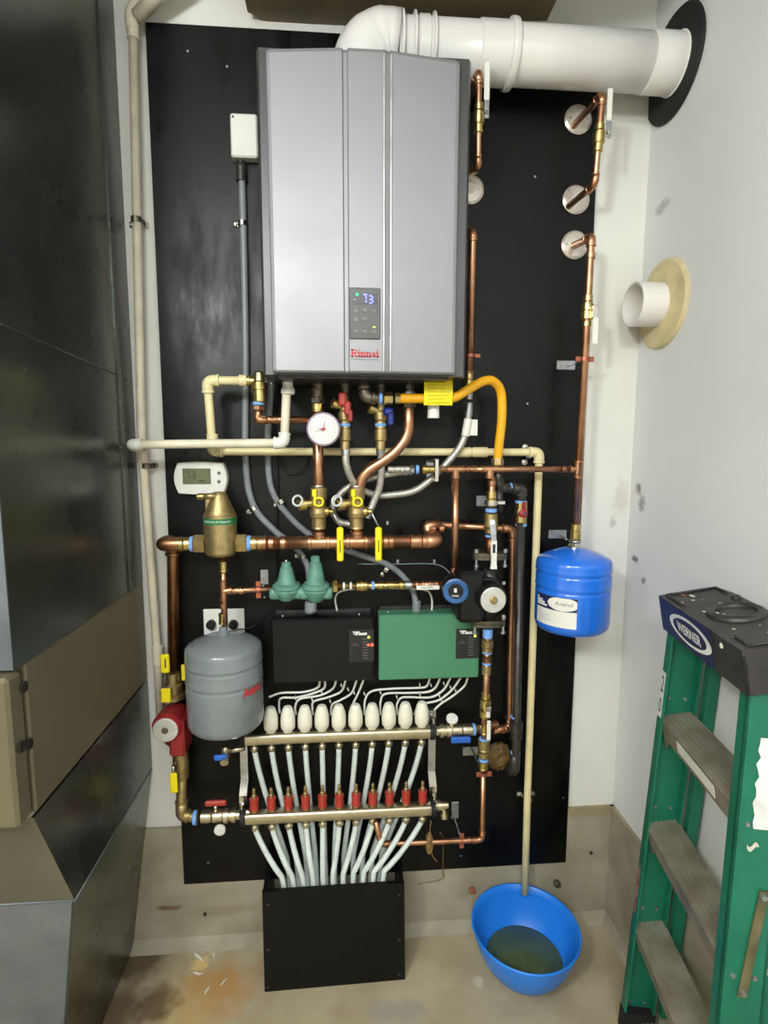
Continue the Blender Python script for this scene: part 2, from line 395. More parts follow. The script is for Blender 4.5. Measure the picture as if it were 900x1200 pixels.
spots(mw, None, [(tuple(P(728,585,-.014)), (.03,.02,.06), (188,182,170), .5, 60), (tuple(P(718,612,-.014)), (.012,.02,.02), (150,142,132), .5, 80)])
conc = mat('concrete', (164,158,138), 0.75, 0, 0.16, 7, 0.5, 60, rgb2=(136,130,108)); M['concrete'] = conc
flo = mat('floor_concrete', (182,170,142), 0.62, 0, 0.14, 5, 0.4, 40, rgb2=(156,143,114), rvar=0.15, rscale=8); M['floor'] = flo
fl = lambda px, py: tuple(PZ(px, py, 0.0))
spots(flo, None, [(fl(255,1160), (.12,.10,.5), (176,126,58), .75, 14), (fl(215,1190), (.10,.12,.5), (186,158,104), .6, 18),
                  (fl(160,1125), (.09,.09,.5), (84,66,42), .85, 16), (fl(180,1180), (.07,.07,.5), (88,68,42), .85, 18),
                  (fl(130,1190), (.08,.10,.5), (96,76,50), .8, 14), (fl(240,1110), (.09,.02,.5), (214,204,176), .6, 40), (fl(235,1130), (.03,.03,.5), (216,190,120), .7, 60),
                  (fl(470,1185), (.10,.04,.5), (140,138,132), .6, 18), (fl(560,1150), (.02,.02,.5), (210,200,176), .6, 50), (fl(690,1075), (.05,.05,.5), (158,146,122), .6, 20)])
spots(conc, None, [(tuple(P(600,980,-.01)), (.3,.1,.02), (160,150,110), .5, 20), (tuple(P(690,948,-.01)), (.12,.1,.025), (146,132,92), .7, 16),
                   (tuple(P(198,1062,-.01)), (.04,.06,.012), (96,66,40), .8, 30), (tuple(P(262,1065,-.01)), (.12,.1,.02), (120,108,84), .5, 18)])
XL, YR = -1.9, -4.2
struct('floor', MB().box((XL, YR, -0.1), (XW+.1, .1, 0)), 'floor')
struct('ceiling', MB().box((XL, YR, CZ), (XW+.1, .1, CZ+.1)), 'wall')
wb = struct('wall_back', MB().box((XL, YB, BZ), (XW+.1, .11, CZ)), 'wall')
mb = MB(); mb.box((XL, .004, 0), (XW+.02, .11, BZ))
mb.prism([(XL,.004,0),(XL,-.022,0),(XL,-.010,.012),(XL,.004,.03)], (XW-.013-XL,0,0))
struct('trim_1', mb, 'concrete')
wr = struct('wall_right', MB().box((XW, YR, BZ), (XW+.1, .11, CZ)), 'wall_right')
mb = MB(); mb.box((XW-.013, YR, 0), (XW+.1, .05, BZ))
mb.prism([(XW-.013,YR,0),(XW-.035,YR,0),(XW-.022,YR,.012),(XW-.013,YR,.03)], (0,-YR+.004,0))
struct('trim_2', mb, 'concrete')
struct('wall_left', MB().box((XL-.1, YR, 0), (XL, .1, CZ)), 'wall')
struct('wall_rear', MB().box((XL, YR-.1, 0), (XW+.1, YR, CZ)), 'wall')

# the ceiling-hung brown duct over the heater
bz = 2.68
a = PZ(290,14,bz); b_ = PZ(320,29,bz); c_ = PZ(632,24,bz)
mb = MB(); mb.prism([(a.x,-1.0,bz),(a.x,a.y,bz),(b_.x,b_.y,bz),(c_.x+.02,c_.y,bz),(c_.x+.02,-1.0,bz)], (0,0,CZ-bz-.002))
solo('ceiling_duct', mb, 'brown', 'brown boxed-in duct across the ceiling above the white flue elbow', 'duct')

# backboard
mb = MB(); mb.box((0, 0, ZO), (1.2205, .0125, ZO+2.44), 0.002)
board = thing('backboard', 'large black painted plywood sheet covering the wall behind all the plumbing', 'board', (0.61, 0.006, ZO))
part('plywood_sheet', mb, 'board', board)
for (x, y) in ((627,207),(618,473),(220,60),(266,78),(244,1011),(310,700),(660,935),(540,1003)):
    c = P(x, y, .0); part('screw', MB().lathe([(.0035,0),(.003,.0012)], c, (0,-1,0), 8), 'zinc', board)

# ================================================================== FLUE
FY, FZ, FR = -.105, 2.341+ZO, .0655
hx = P(426,60,.12).x; HT1 = P(430,62,.26).z+.006
fl_ = thing('flue_pipe', 'fat white plastic flue pipe with elbow from heater top to right wall', 'pipe', (hx, FY, 2.42))
zt = FZ+.006-.066-.006
Ra = .066
arc = [V((hx,FY,zt)), V((hx,FY,FZ+.006-Ra))]+[V((hx+Ra-Ra*math.cos(pi/2*k/14), FY, FZ+.006-Ra+Ra*math.sin(pi/2*k/14))) for k in range(1,15)]+[V((hx+Ra+.02,FY,FZ+.004))]
part('elbow', MB().tube(arc, [FR*1.20]*10+[FR*1.17]*4+[FR*1.13]*3, 36), 'white_pipe', fl_)
part('pipe', MB().cyl((hx+.085,FY,FZ),(XW,FY,FZ), FR, seg=36), 'white_pipe', fl_)
for px, L, q in ((470,.010,1.17),(484,.010,1.15),(495,.03,1.06),(506,.010,1.15)):
    x = P(px,60,.105).x; part('coupling', MB().lathe([(FR*1.0,-L/2),(FR*q,-L/2+.003),(FR*q,L/2-.003),(FR*1.0,L/2)], (x,FY,FZ), (1,0,0), 36), 'white_pipe', fl_)
x = P(597,70,.105).x
part('coupling', MB().lathe([(FR*1.0,-.085),(FR*1.05,-.083),(FR*1.05,-.01),(FR*1.15,-.008),(FR*1.17,0),(FR*1.15,.008),(FR*1.0,.01)], (x,FY,FZ), (1,0,0), 36), 'white_pipe', fl_)
part('end_collar', MB().lathe([(FR*1.0,-.09),(FR*1.04,-.088),(FR*1.04,-.012),(FR*1.12,-.01),(FR*1.12,-.001)], (XW,FY,FZ), (1,0,0), 36), 'white_pipe', fl_)
part('base_ring', MB().lathe([(FR*1.02,-(zt-HT1)),(FR*1.04,-.012),(FR*1.235,-.010),(FR*1.235,.006),(FR*1.16,.008)], (hx,FY,zt), (0,0,1), 32), 'black_plastic', fl_, 'black gasket ring')
mb = MB().lathe([(FR*1.05,.0005),(.128,.0005),(.131,.004),(.126,.009),(FR*1.05,.011)], (XW, FY+.015, FZ+.005), (-1,0,0), 40)
solo('flue_rosette', mb, 'rubber', 'black rubber ring around the white flue where it enters the wall', 'flange', (XW, FY, FZ-.13))

# vent stub on right wall
c = PX(777,357,XW); ve = thing('vent_stub', 'open white pipe stub on a round tan flange on the right wall', 'vent', (XW, c.y, c.z-.11))
part('flange', MB().lathe([(.118,0),(.118,.004),(.112,.010),(.062,.014)], (XW, c.y, c.z), (-1,0,0), 40), 'tan_plastic', ve, 'round tan flange with a chipped rim')
mb = MB().lathe([(.058,.0),(.058,.085),(.0535,.085),(.0535,.012)], (XW, c.y+.004, c.z), (-1,0,0), 36, cap=False); part('pipe', mb, 'white_pipe', ve)
part('inner_plug', MB().lathe([(.0530,.014),(.0525,.018)], (XW, c.y+.004, c.z), (-1,0,0), 30), 'tan_plastic', ve)

# ================================================================== FURNACE AND DUCTS (left)
FX = -.08
gl = V
pA = PX(17,785,FX); pA2 = PX(169,681,FX); pC = PX(33,970,FX); pD = PX(88,1057,FX); pE = PX(181,894,FX); pS = PX(48,945,FX); pS2 = PX(174,795,FX)
z1 = (pA.z+pA2.z)/2; z2 = (pS.z+pS2.z)/2; z3 = (pD.z+pE.z)/2
FW = .62
yb = 0.012
pl = thing('supply_plenum', 'tall dark galvanised sheet metal duct rising above the furnace', 'duct', (FX-FW/2, -.3, z1))
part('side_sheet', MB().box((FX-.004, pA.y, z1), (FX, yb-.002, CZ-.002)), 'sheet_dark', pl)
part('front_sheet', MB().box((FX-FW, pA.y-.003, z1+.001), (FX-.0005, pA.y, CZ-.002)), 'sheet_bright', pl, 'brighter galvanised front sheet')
# cross-broken crease lines & seam strips
q1 = PX(0,390,FX); q2 = PX(150,445,FX)
mb = MB().tube([q1+V((.0,-.3,.03)), q2], .0022, 6); part('crease', mb, 'sheet_dark', pl)
mb = MB().box((FX-.001, -.10, z1), (FX+.004, -.07, CZ-.01), .001); part('standing_seam', mb, 'sheet_dark', pl)
fu = thing('furnace', 'tan enamelled furnace cabinet between the upper duct and the lower box', 'furnace', (FX-FW/2, -.3, z2))
part('cabinet', MB().box((FX-FW, pC.y+.03, z2), (FX, yb-.004, z1-.002), .003), 'furnace_tan', fu)
part('door_panel', MB().box((FX-FW, pC.y-.02, z2+.002), (FX-.004, pC.y+.026, z1-.01), .006), 'furnace_tan', fu)
for (px,py) in ((29,805),(26,875),(35,872)):
    q = PX(px,py,FX); part('knockout', MB().lathe([(.011,0),(.010,.0015)], (FX,q.y,q.z), (1,0,0), 12), 'rubber', fu)
part('side_label', MB().box((FX-.14, pC.y-.0225, z2+.03), (FX-.06, pC.y-.0195, z2+.25)), 'white', fu)
rb = thing('return_air_box', 'sheet metal return air box on the floor under the furnace', 'duct', (FX-FW/2, -.25, 0))
xb = -.165
mb = MB(); yf = pD.y; yff = PZ(101,1240,0).y
mb.add([(FX,pC.y+.02,z2-.003),(FX,yb-.006,z2-.003),(FX,yb-.006,z3),(FX,yf,z3)], [(0,1,2,3)])
mb.add([(FX-.006,pC.y+.02,z2-.003),(FX-.006,yb-.006,z2-.003),(FX-.006,yb-.006,z3),(FX-.006,yf,z3)], [(0,1,2,3)])
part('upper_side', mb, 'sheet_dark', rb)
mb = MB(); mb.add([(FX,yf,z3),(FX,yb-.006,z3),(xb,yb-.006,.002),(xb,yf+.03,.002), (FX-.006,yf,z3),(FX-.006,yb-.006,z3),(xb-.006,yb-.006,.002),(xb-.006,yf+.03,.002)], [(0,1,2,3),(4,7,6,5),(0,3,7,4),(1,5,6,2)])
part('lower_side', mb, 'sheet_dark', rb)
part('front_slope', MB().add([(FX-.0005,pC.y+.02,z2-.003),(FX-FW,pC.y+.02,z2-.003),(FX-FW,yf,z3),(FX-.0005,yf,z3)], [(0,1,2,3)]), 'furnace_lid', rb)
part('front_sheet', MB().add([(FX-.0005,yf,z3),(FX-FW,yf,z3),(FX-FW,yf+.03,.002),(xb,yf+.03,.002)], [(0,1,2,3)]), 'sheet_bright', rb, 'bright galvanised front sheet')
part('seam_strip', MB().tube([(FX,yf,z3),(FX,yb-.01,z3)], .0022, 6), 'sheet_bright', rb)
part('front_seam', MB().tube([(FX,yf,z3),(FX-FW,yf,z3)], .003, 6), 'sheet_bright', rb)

# ================================================================== WHITE PVC STACK at left of the board
def strap(px, py, d, r, along=(0,0,1), side=1, label='', group=None):
    """two-hole pipe strap: a hoop over the pipe with two ears on the board"""
    c = P(px, py, d); a = V(along).normalized(); s = a.cross(V((0,-1,0))).normalized()
    t = thing('pipe_strap', label, 'clamp', (c.x, 0, c.z), group); mb = MB(); w = .006
    prof = []
    for k in range(13):
        an = pi*k/12; prof.append(c + s*math.cos(an)*(r+.0012) + V((0,-1,0))*math.sin(an)*(r+.0012))
    prof = [V((prof[0].x, -.001, prof[0].z))] + prof + [V((prof[-1].x, -.001, prof[-1].z))]
    vs = []
    for p in prof:
        n = (p - c); n.normalize()
        for q in (-w, w): vs.append(p + a*q)
    vs2 = [v + (V((v.x,v.y,v.z))-c).normalized()*.002 for v in vs]; k = len(vs)
    fs = [(2*i,2*i+1,2*i+3,2*i+2) for i in range(len(prof)-1)]; fs2 = [tuple(k+j for j in f) for f in fs]
    mb.add(vs+vs2, fs+fs2+[(2*i,2*i+2,k+2*i+2,k+2*i) for i in range(len(prof)-1)]+[(2*i+1,2*i+3,k+2*i+3,k+2*i+1) for i in range(len(prof)-1)], False)
    part('hoop', mb, 'chrome', t)
    for sg in (-1, 1):
        e = V((c.x,-.001,c.z)) + s*sg*(r+.010)
        mb = MB().lathe([(.009,0),(.009,.002)], e, (0,-1,0), 12); part('ear', mb, 'chrome', t)
        part('screw', MB().lathe([(.0055,.002),(.0048,.005),(.002,.0062)], e, (0,-1,0), 10), 'chrome', t)
    return t
st = thing('drain_stack', 'cream plastic pipe running vertically between the furnace duct and the black board', 'pipe', P(176,960,.025))
d = .022
top = P(156,36,d); bot = P(188,842,d)
v = [top, P(166,520,d), P(184,760,d), bot]
xx = [PX(0,0,0)]
part('pipe', MB().tube(v, .0118, 14), 'pvc', st)
collar(st, P(156,34,d), top-v[1], .0150, .05, 'pvc')
part('elbow', MB().tube(bend([P(156,38,d), P(152,12,d), P(205,-30,.05)], .05), .0155, 14), 'pvc', st)
part('diagonal_pipe', MB().tube([P(160,20,.03), P(215,-36,.07)], .017, 14), 'pvc', st)
collar(st, P(185,768,d), v[2]-v[3], .0150, .055, 'pvc')
collar(st, P(167,530,d), v[1]-v[2], .0155, .06, 'pvc', 'tee')
for (x,y) in ((160,258),(172,546)):
    c = P(x,y,d); t = thing('pipe_strap', 'dull metal strap holding the %s part of the cream vertical pipe' % ('upper' if y<300 else 'middle'), 'clamp', (c.x,.01,c.z))
    mb = MB(); pr_ = [V((c.x-.030,.012,c.z)),V((c.x-.0135,.010,c.z))]+[c+V((math.cos(pi-pi*k/8)*.0135,-math.sin(pi*k/8)*.0135,0)) for k in range(9)]+[V((c.x+.0135,.010,c.z)),V((c.x+.020,.012,c.z))]
    vs = [p+V((0,0,q)) for p in pr_ for q in (-.007,.007)]; mb.add(vs+[v_+V((0,-.0018,0)) for v_ in vs], [(2*i,2*i+1,2*i+3,2*i+2) for i in range(len(pr_)-1)]+[tuple(len(vs)+j for j in (2*i,2*i+1,2*i+3,2*i+2)) for i in range(len(pr_)-1)])
    part('hoop', mb, 'iron_grey', t)
    part('screw', MB().lathe([(.004,0),(.003,.003)], V((c.x-.023,.009,c.z)), (0,-1,0), 8), 'zinc', t)

# condensate line: heater -> left into stack
cl = thing('condensate_pipe', 'cream plastic pipe from heater bottom, running left in front of the vertical stack', 'pipe', P(240,521,.10))
run(cl, [P(337,436,.135), P(333,519,.135), P(154,521,.13), P(168,524,.035)], .0115, 'pvc', R=.018, fit=1.3, fmat='white')
part('adapter', MB().lathe([(.0135,0),(.0135,-.035),(.018,-.045),(.018,-.055),(.0125,-.058)], P(337,436,.135), (0,0,1), 14), 'white', cl)

# relief discharge line in cream CPVC
rl = thing('relief_discharge_pipe', 'pale yellow plastic pipe looping from relief valve and down to the blue bucket', 'pipe', P(616,1046,.045))
dd = .033
pts = [P(290,446,.105), P(243,446,.10), P(249,524,.082), P(252,529,dd), P(632,530,dd), P(618,935,dd), P(615,1047,.052)]
run(rl, pts[:6]+[pts[6]], .0112, 'cpvc', R=.017, fit=0)
for i in (1,2,3,4):
    a_, b_, c_ = pts[i-1], pts[i], pts[i+1]; u = (a_-b_).normalized(); w = (c_-b_).normalized(); k = .032
    if i in (2,3): k = .022
    ru = min(k, (a_-b_).length*.5); rw = min(k, (c_-b_).length*.5)
    mb = MB().tube(bend([b_+u*ru, b_, b_+w*rw], .017), .0148, 14)
    mb.lathe([(.0148,-.004),(.0162,-.003),(.0162,.003),(.0148,.004)], b_+u*(ru-.004), u, 14); mb.lathe([(.0148,-.004),(.0162,-.003),(.0162,.003),(.0148,.004)], b_+w*(rw-.004), w, 14)
    part('elbow', mb, 'cpvc', rl)
collar(rl, P(285,446,.105), (1,0,0), .0150, .02, 'cpvc')
tape(rl, P(291,446,.105), (1,0,0), .0120, .010)
cc = P(553,530,dd); mb = MB().lathe([(.0135,-.045),(.0150,-.044),(.0150,-.005),(.0125,0),(.0150,.005),(.0150,.044),(.0135,.045)], cc, (1,0,0), 14); part('coupling', mb, 'cpvc', rl)
collar(rl, P(249,512,.085), (0,0,1), .0150, .016, 'cpvc')
strap(617.5, 533, .022, .0118, (1,0,0), label='chrome strap holding the pale yellow pipe beside its upper right elbow')
strap(618.5, 935, .022, .0118, (0,0,1), label='chrome strap low on the board holding the pale yellow drain pipe')

# ================================================================== WATER HEATER
HZ0 = P(430,437,.26).z; HZ1 = P(430,62,.26).z
hl = P(319,437,.26).x; hr = P(534,437,.26).x; HW = hr-hl
ht = thing('water_heater', 'large silver wall-hung tankless water heater with control panel on its front', 'water heater', ((hl+hr)/2, -.13, HZ0))
def vext(poly, z0, z1, mbx=None):
    mbx = mbx or MB(); return mbx.prism([(x,y,z0) for x,y in poly], (0,0,z1-z0))
xl, xr = P(308,437,.22).x, P(545.5,437,.22).x
part('casing', vext([(xl,-.012),(xl,-.205),(xl+.003,-.228),(xl+.010,-.240),(xr-.010,-.240),(xr-.003,-.228),(xr,-.205),(xr,-.012)], HZ0-.004, HZ1+.012), 'grey_side', ht)
def fx(px): return P(px,437-6,.262).x
g0, g1, g2, g3 = fx(403), fx(408.5), fx(450), fx(456.5)
poly = [(hl,-.240),(hl,-.254),(hl+.003,-.259),(hl+.010,-.262),(g0,-.2660),(g0+.003,-.2600),(g1,-.2600),(g1+.003,-.2665),(g2-.004,-.2665),(g2-.0015,-.2695),(g2+.001,-.2665),(g3-.001,-.2625),(g3+.0015,-.2685),(g3+.004,-.2655),(hr-.010,-.2590),(hr-.003,-.2560),(hr,-.251),(hr,-.240)]
# front cover, slightly crowned at the top edge
n = len(poly); mbc = MB(); rr = []
zs = [HZ0, HZ0+.004, HZ1-.012, HZ1-.003, HZ1]
for zi, z in enumerate(zs):
    ins = {0:.004, 1:0, 2:0, 3:.004, 4:.012}[zi]
    ring_ = []
    for (x,y) in poly:
        crown = .010*(1-((x-(hl+hr)/2)/(HW/2))**2) if zi >= 2 else 0
        ring_.append((x, y+(ins if y < -.25 else 0), z+crown))
    rr.append(ring_)
mbc.rings(rr, True, False)
part('front_cover', mbc, 'silver_paint', ht)
for xr_, yr_ in ((g2-.0015,-.2690),(g3+.0015,-.2680)):  # highlights along the two cover ridges, built as bright strips
    part('highlight_strip', MB().box((xr_-.0016,yr_-.0022,HZ0+.002),(xr_+.0016,yr_+.004,HZ1-.004),.0007), mat('highlight_silver',(226,227,228),.25,.4), ht, 'bright silver line standing for a highlight on the cover ridge')
# control panel
yf_ = -.2665
cx0, cx1 = fx(409.5), fx(445.5); cz0 = P(427,397.5,.267).z; cz1 = P(427,337.5,.267).z
# (x taken at the height of the panel)
cx0 = P(409.5,368,.267).x; cx1 = P(445.5,368,.267).x
cp = part('control_panel', MB().box((cx0,yf_-.004,cz0),(cx1,yf_+.002,cz1),.0015), 'panel_grey', ht, 'dark grey control panel with glowing display')
U = lambda u: cx0+(cx1-cx0)*u
Zf = lambda v_: cz1-(cz1-cz0)*v_
part('display', MB().box((U(.10),yf_-.0048,Zf(.32)),(U(.90),yf_-.0035,Zf(.10))), 'screen', cp)
def seg7(parent, s, x, z, w, h, y, material, th):
    segs = {'0':'abcdef','1':'bc','3':'abgcd','7':'abc','8':'abcdefg','2':'abged'}
    mb = MB()
    for ch in s:
        for g in segs[ch]:
            if g in 'agd':
                zc = {'a':z+h,'g':z+h/2,'d':z}[g]; mb.box((x+th*.4,y-.0006,zc-th/2),(x+w-th*.4,y,zc+th/2))
            else:
                xc = x if g in 'ef' else x+w; za = z if g in 'ec' else z+h/2; mb.box((xc-th/2,y-.0006,za+th*.3),(xc+th/2,y,za+h/2-th*.3))
        x += w*1.75
    return part('digits', mb, material, parent)
seg7(cp, '13', U(.42), Zf(.30), .0085, .0165, yf_-.0049, 'led_blue', .0034)
part('indicator', MB().box((U(.45),yf_-.0056,Zf(.155)),(U(.57),yf_-.0045,Zf(.12))), 'led_blue', cp)
part('indicator', MB().sphere((U(.25),yf_-.0046,Zf(.135)), .0035, 8, 6, (1,.3,1)), 'led_green', cp)
part('indicator', MB().box((U(.15),yf_-.0053,Zf(.245)),(U(.19),yf_-.0045,Zf(.230))), 'white_print', cp)
for (u,v_) in ((.22,.45),(.50,.43),(.80,.45),(.22,.62),(.50,.60),(.22,.85),(.50,.85),(.80,.86)):
    part('button', MB().box((U(u)-.0065,yf_-.0052,Zf(v_)-.0055),(U(u)+.0065,yf_-.0038,Zf(v_)+.0055),.0008), 'button', cp)
part('indicator', MB().box((U(.76),yf_-.0055,Zf(.775)),(U(.84),yf_-.0045,Zf(.755))), 'led_yellow', cp)
# maker's name in red slab serif letters, built stroke by stroke
def slab_name(parent, x0, x1, z0, z1, y, material):
    H = z1-z0; mb = MB(); st_ = .20; sr = .14
    def bx(a,b,c,d_): mb.box((ox+a*k,y-.0006,z0+b*H),(ox+c*k,y,z0+d_*H))
    def stem(x,h,foot=True,topl=True):
        bx(x,0,x+st_,h)
        if foot: bx(x-.07,0,x+st_+.07,sr)
        if topl: bx(x-.08,h-sr,x+.02,h)
    widths = {'R':.80,'i':.36,'n':.66,'a':.60}
    tot = sum(widths[c] for c in 'Rinnai'); k = (x1-x0)/tot; ox = x0
    for ch in 'Rinnai':
        if ch == 'R':
            stem(.10,1.0); bx(.02,1-sr,.3,1); bx(.25,1-sr,.5,1); bx(.25,.45,.5,.45+sr)
            for i in range(8):
                t0 = pi/2-pi*i/8; t1 = pi/2-pi*(i+1)/8; cx_, cy_, r1, r0 = .47,.72,.28,.13
                mb.add([(ox+(cx_+r0*math.cos(t0)*.9)*k,y-.0006,z0+(cy_+r0*1.25*math.sin(t0))*H),(ox+(cx_+r1*math.cos(t0)*.9)*k,y-.0006,z0+(cy_+r1*math.sin(t0))*H),(ox+(cx_+r1*math.cos(t1)*.9)*k,y-.0006,z0+(cy_+r1*math.sin(t1))*H),(ox+(cx_+r0*math.cos(t1)*.9)*k,y-.0006,z0+(cy_+r0*1.25*math.sin(t1))*H)],[(0,1,2,3)])
            mb.add([(ox+.38*k,y-.0006,z0+.48*H),(ox+.56*k,y-.0006,z0+.48*H),(ox+.78*k,y-.0006,z0),(ox+.60*k,y-.0006,z0)],[(0,1,2,3)]); bx(.66,0,.84,sr)
        if ch == 'i':
            stem(.10,.66); bx(.09,.80,.27,.98)
        if ch == 'n':
            stem(.08,.66); stem(.42,.50,True,False)
            for i in range(6):
                t0 = pi-pi*i/6; t1 = pi-pi*(i+1)/6; cx_, cy_ = .375,.46
                f_ = lambda r_,t: (ox+(cx_+r_*math.cos(t))*k, y-.0006, z0+(cy_+r_*.95*math.sin(t))*H)
                mb.add([f_(.07,t0),f_(.20,t0),f_(.20,t1),f_(.07,t1)],[(0,1,2,3)])
        if ch == 'a':
            bx(.34,.08,.34+st_,.50); bx(.38,0,.58,sr)
            for i in range(6):
                t0 = pi*.95-pi*.95*i/6; t1 = pi*.95-pi*.95*(i+1)/6; f_ = lambda r_,t: (ox+(.29+r_*math.cos(t))*k, y-.0006, z0+(.48+r_*.9*math.sin(t))*H)
                mb.add([f_(.08,t0),f_(.205,t0),f_(.205,t1),f_(.08,t1)],[(0,1,2,3)])
            for i in range(10):
                t0 = 2*pi*i/10; t1 = 2*pi*(i+1)/10; f_ = lambda r_,t: (ox+(.22+r_*math.cos(t))*k, y-.0006, z0+(.20+r_*.95*math.sin(t))*H)
                mb.add([f_(.07,t0),f_(.19,t0),f_(.19,t1),f_(.07,t1)],[(0,1,2,3)])
        ox += widths[ch]*k
    return part('maker_name', mb, material, parent, 'red serif lettering')
lx0 = P(411,415,.267).x; lx1 = P(444,415,.267).x
slab_name(ht, lx0, lx1, P(427,418.5,.267).z, P(427,409.3,.267).z, yf_-.0003, 'red_print')
lettering(ht, 'CONDENSING TANKLESS', ((lx0+lx1)/2, yf_-.0005, P(427,421.3,.267).z), (1,0,0), (0,0,1), .0030, 'grey_print', lx1-lx0-.004, 'small_print')
# fittings under the casing
part('underside_plate', MB().box((hl+.01,-.225,HZ0-.010),(hr-.01,-.03,HZ0-.004)), 'iron', ht)
part('vent_cap', MB().lathe([(.015,0),(.015,-.04),(.016,-(HZ0-.01-P(508,490,.13).z))], V((P(508,480,.13).x,-.13,HZ0-.01)), (0,0,1), 14), 'white', ht)
for px in (373,405,446,480):
    c = P(px,452,.10); part('port', MB().lathe([(.013,0),(.013,.03),(.016,.031),(.016,.05)], V((c.x,-.10,HZ0-.052)), (0,0,1), 12), 'iron_grey', ht)

# junction box and conduit behind the heater
jb = thing('junction_box', 'white square electrical box peeking out left of the silver heater', 'box', P(284,180,.02))
a = P(269,131,.035); b_ = P(302,184,.035); part('body', MB().box((a.x,-.033,b_.z),(b_.x,-.001,a.z),.004), 'white', jb)
part('cover_screw', MB().lathe([(.003,0),(.002,.002)], (a.x+.008,-.033,a.z-.010), (0,-1,0), 8), 'iron', jb)
d = .011
c1 = thing('conduit', 'grey flexible conduit from the white junction box down behind the header', 'conduit', P(364,706,.03))
part('tube', MB().tube(spline([P(283,188,d), P(286,300,d), P(288,420,d), P(288,540,d), P(297,592,d), P(322,622,d), P(345,640,d), P(360,662,d), P(363,690,.03), P(364,716,.035)]), .0095, 12), 'conduit', c1)
part('connector', MB().lathe([(.014,0),(.014,.035),(.011,.045),(.011,.07)], P(283,208,d)+V((0,0,-.01)), (0,0,1), 16), 'iron', c1)
part('connector', MB().lathe([(.015,0),(.015,.032),(.012,.036)], V((P(364,718,.035).x,-.035,P(364,718,.035).z)), (0,0,1), 16), 'conduit', c1)
c2 = thing('conduit', 'grey flexible conduit from heater bottom curving right behind the header to the green box', 'conduit', P(488,712,.03))
part('tube', MB().tube(spline([P(318,446,.06), P(314,520,d), P(318,572,d), P(340,606,d), P(372,632,d), P(415,648,d), P(455,662,d), P(478,682,d), P(486,700,.03), P(488,716,.035)]), .0092, 12), 'conduit', c2)
part('connector', MB().lathe([(.012,0),(.012,.03),(.010,.032)], P(318,446,.06)+V((0,0,-.01)), (0,0,1), 14), 'chrome', c2)
q = P(488,717,.035); part('connector', MB().lathe([(.013,0),(.013,.03),(.011,.034)], q, (0,0,1), 16), 'conduit', c2)
for (x,y,r_,lab) in ((284,262,.010,'small chrome clip on the grey conduit left of the heater'),(297,596,.010,'chrome clip on the left grey conduit where it starts to curve'),(329,588,.010,'chrome clip on the right grey conduit below the thermostat height'),
                  (355,652,.010,'chrome clip above the green backflow valves'),(452,667,.010,'chrome clip on conduit above the brass line')):
    c = P(x,y,.011); t = thing('conduit_clip', lab, 'clamp', (c.x,0,c.z))
    al = V((0,0,1)) if y < 300 else (V((.6,0,-1)).normalized() if y < 640 else V((1,0,-.5)).normalized())
    if x == 355: al = V((0,0,1))
    part('hoop', MB().lathe([(.0105,-.006),(.0125,-.006),(.0125,.006),(.0105,.006)], c, al, 14, cap=False), 'chrome', t)
    s_ = al.cross(V((0,-1,0))).normalized(); e = V((c.x,0,c.z)) - s_*.020*(1 if s_.x > 0 else -1)
    part('ear', MB().box((min(e.x,c.x)-.004,-.003,e.z-.005),(c.x-.008,-.0005,e.z+.006)), 'chrome', t)
    part('screw', MB().lathe([(.007,0),(.0065,.003),(.003,.005)], e+V((0,-.003,0)), (0,-1,0), 10), 'chrome', t)
cb = MB().tube(spline([P(326,440,.05), P(322,500,.012), P(325,560,.012), P(324,640,.012), P(326,700,.012)]), .0028, 8)
solo('black_cable', cb, 'black_plastic', 'thin black cable hanging straight down beside the right grey conduit', 'cable')
cb = MB().tube(spline([P(326,535,.012), P(338,555,.012), P(358,548,.02), P(362,530,.03)]), .0022, 8)
solo('black_cable', cb, 'black_plastic', 'thin black cable loop under the pressure gauge', 'cable')

# ================================================================== RELIEF VALVE + copper to gauge
rv = thing('relief_valve', 'small brass relief valve at left under the heater with copper tail pipe', 'valve', P(303,490,.105))
c = P(304,452,.105)
part('body', MB().lathe([(.013,-.045),(.018,-.040),(.018,-.012),(.021,-.010),(.021,.008),(.017,.012),(.015,.032),(.010,.036)], c, (0,0,1), 16), 'brass', rv)
part('side_port', MB().lathe([(.011,0),(.011,.018),(.014,.019),(.014,.028)], c+V((-.005,0,.012)), (-1,0,0), 14), 'brass', rv)
tape(rv, P(303,473,.105), (0,0,1), .015, .008)
hexnut(rv, P(303,478,.105), (0,0,1), .015, .012, 'copper')
run(rv, [P(303,480,.105), P(302,492,.105), P(368,492,.095)], .0095, 'copper', R=.022)
collar(rv, P(326,492,.1), (1,0,0), .0108, .02, 'copper')
# gauge
gg = thing('pressure_gauge', 'round white pressure gauge with red needle in front of the left copper riser', 'gauge', P(379,520,.12))
c = P(379,503,.155)
part('case', MB().lathe([(.012,-.035),(.012,-.012),(.040,-.011),(.0435,-.006),(.0435,.004),(.0405,.006),(.0390,.006),(.0388,.0046)], c, (0,-1,0), 32), mat('bezel',(168,150,172),.35,.3), gg, 'lilac-silver bezel')
part('dial', MB().lathe([(.0385,.0052),(.0383,.0056)], c, (0,-1,0), 32), 'white', gg)
f0 = c+V((0,-.0062,0))
def needle(a_, L, w, material, name='needle'):
    dv = V((math.sin(a_),0,math.cos(a_))); sv = V((dv.z,0,-dv.x))
    part(name, MB().add([f0-dv*.006+sv*w, f0+dv*L, f0-dv*.006-sv*w], [(0,1,2)]), material, gg)
needle(math.radians(12), .028, .0016, 'dark_print'); needle(math.radians(252), .030, .0016, 'dark_print'); needle(math.radians(278), .024, .0016, 'red_print'); 
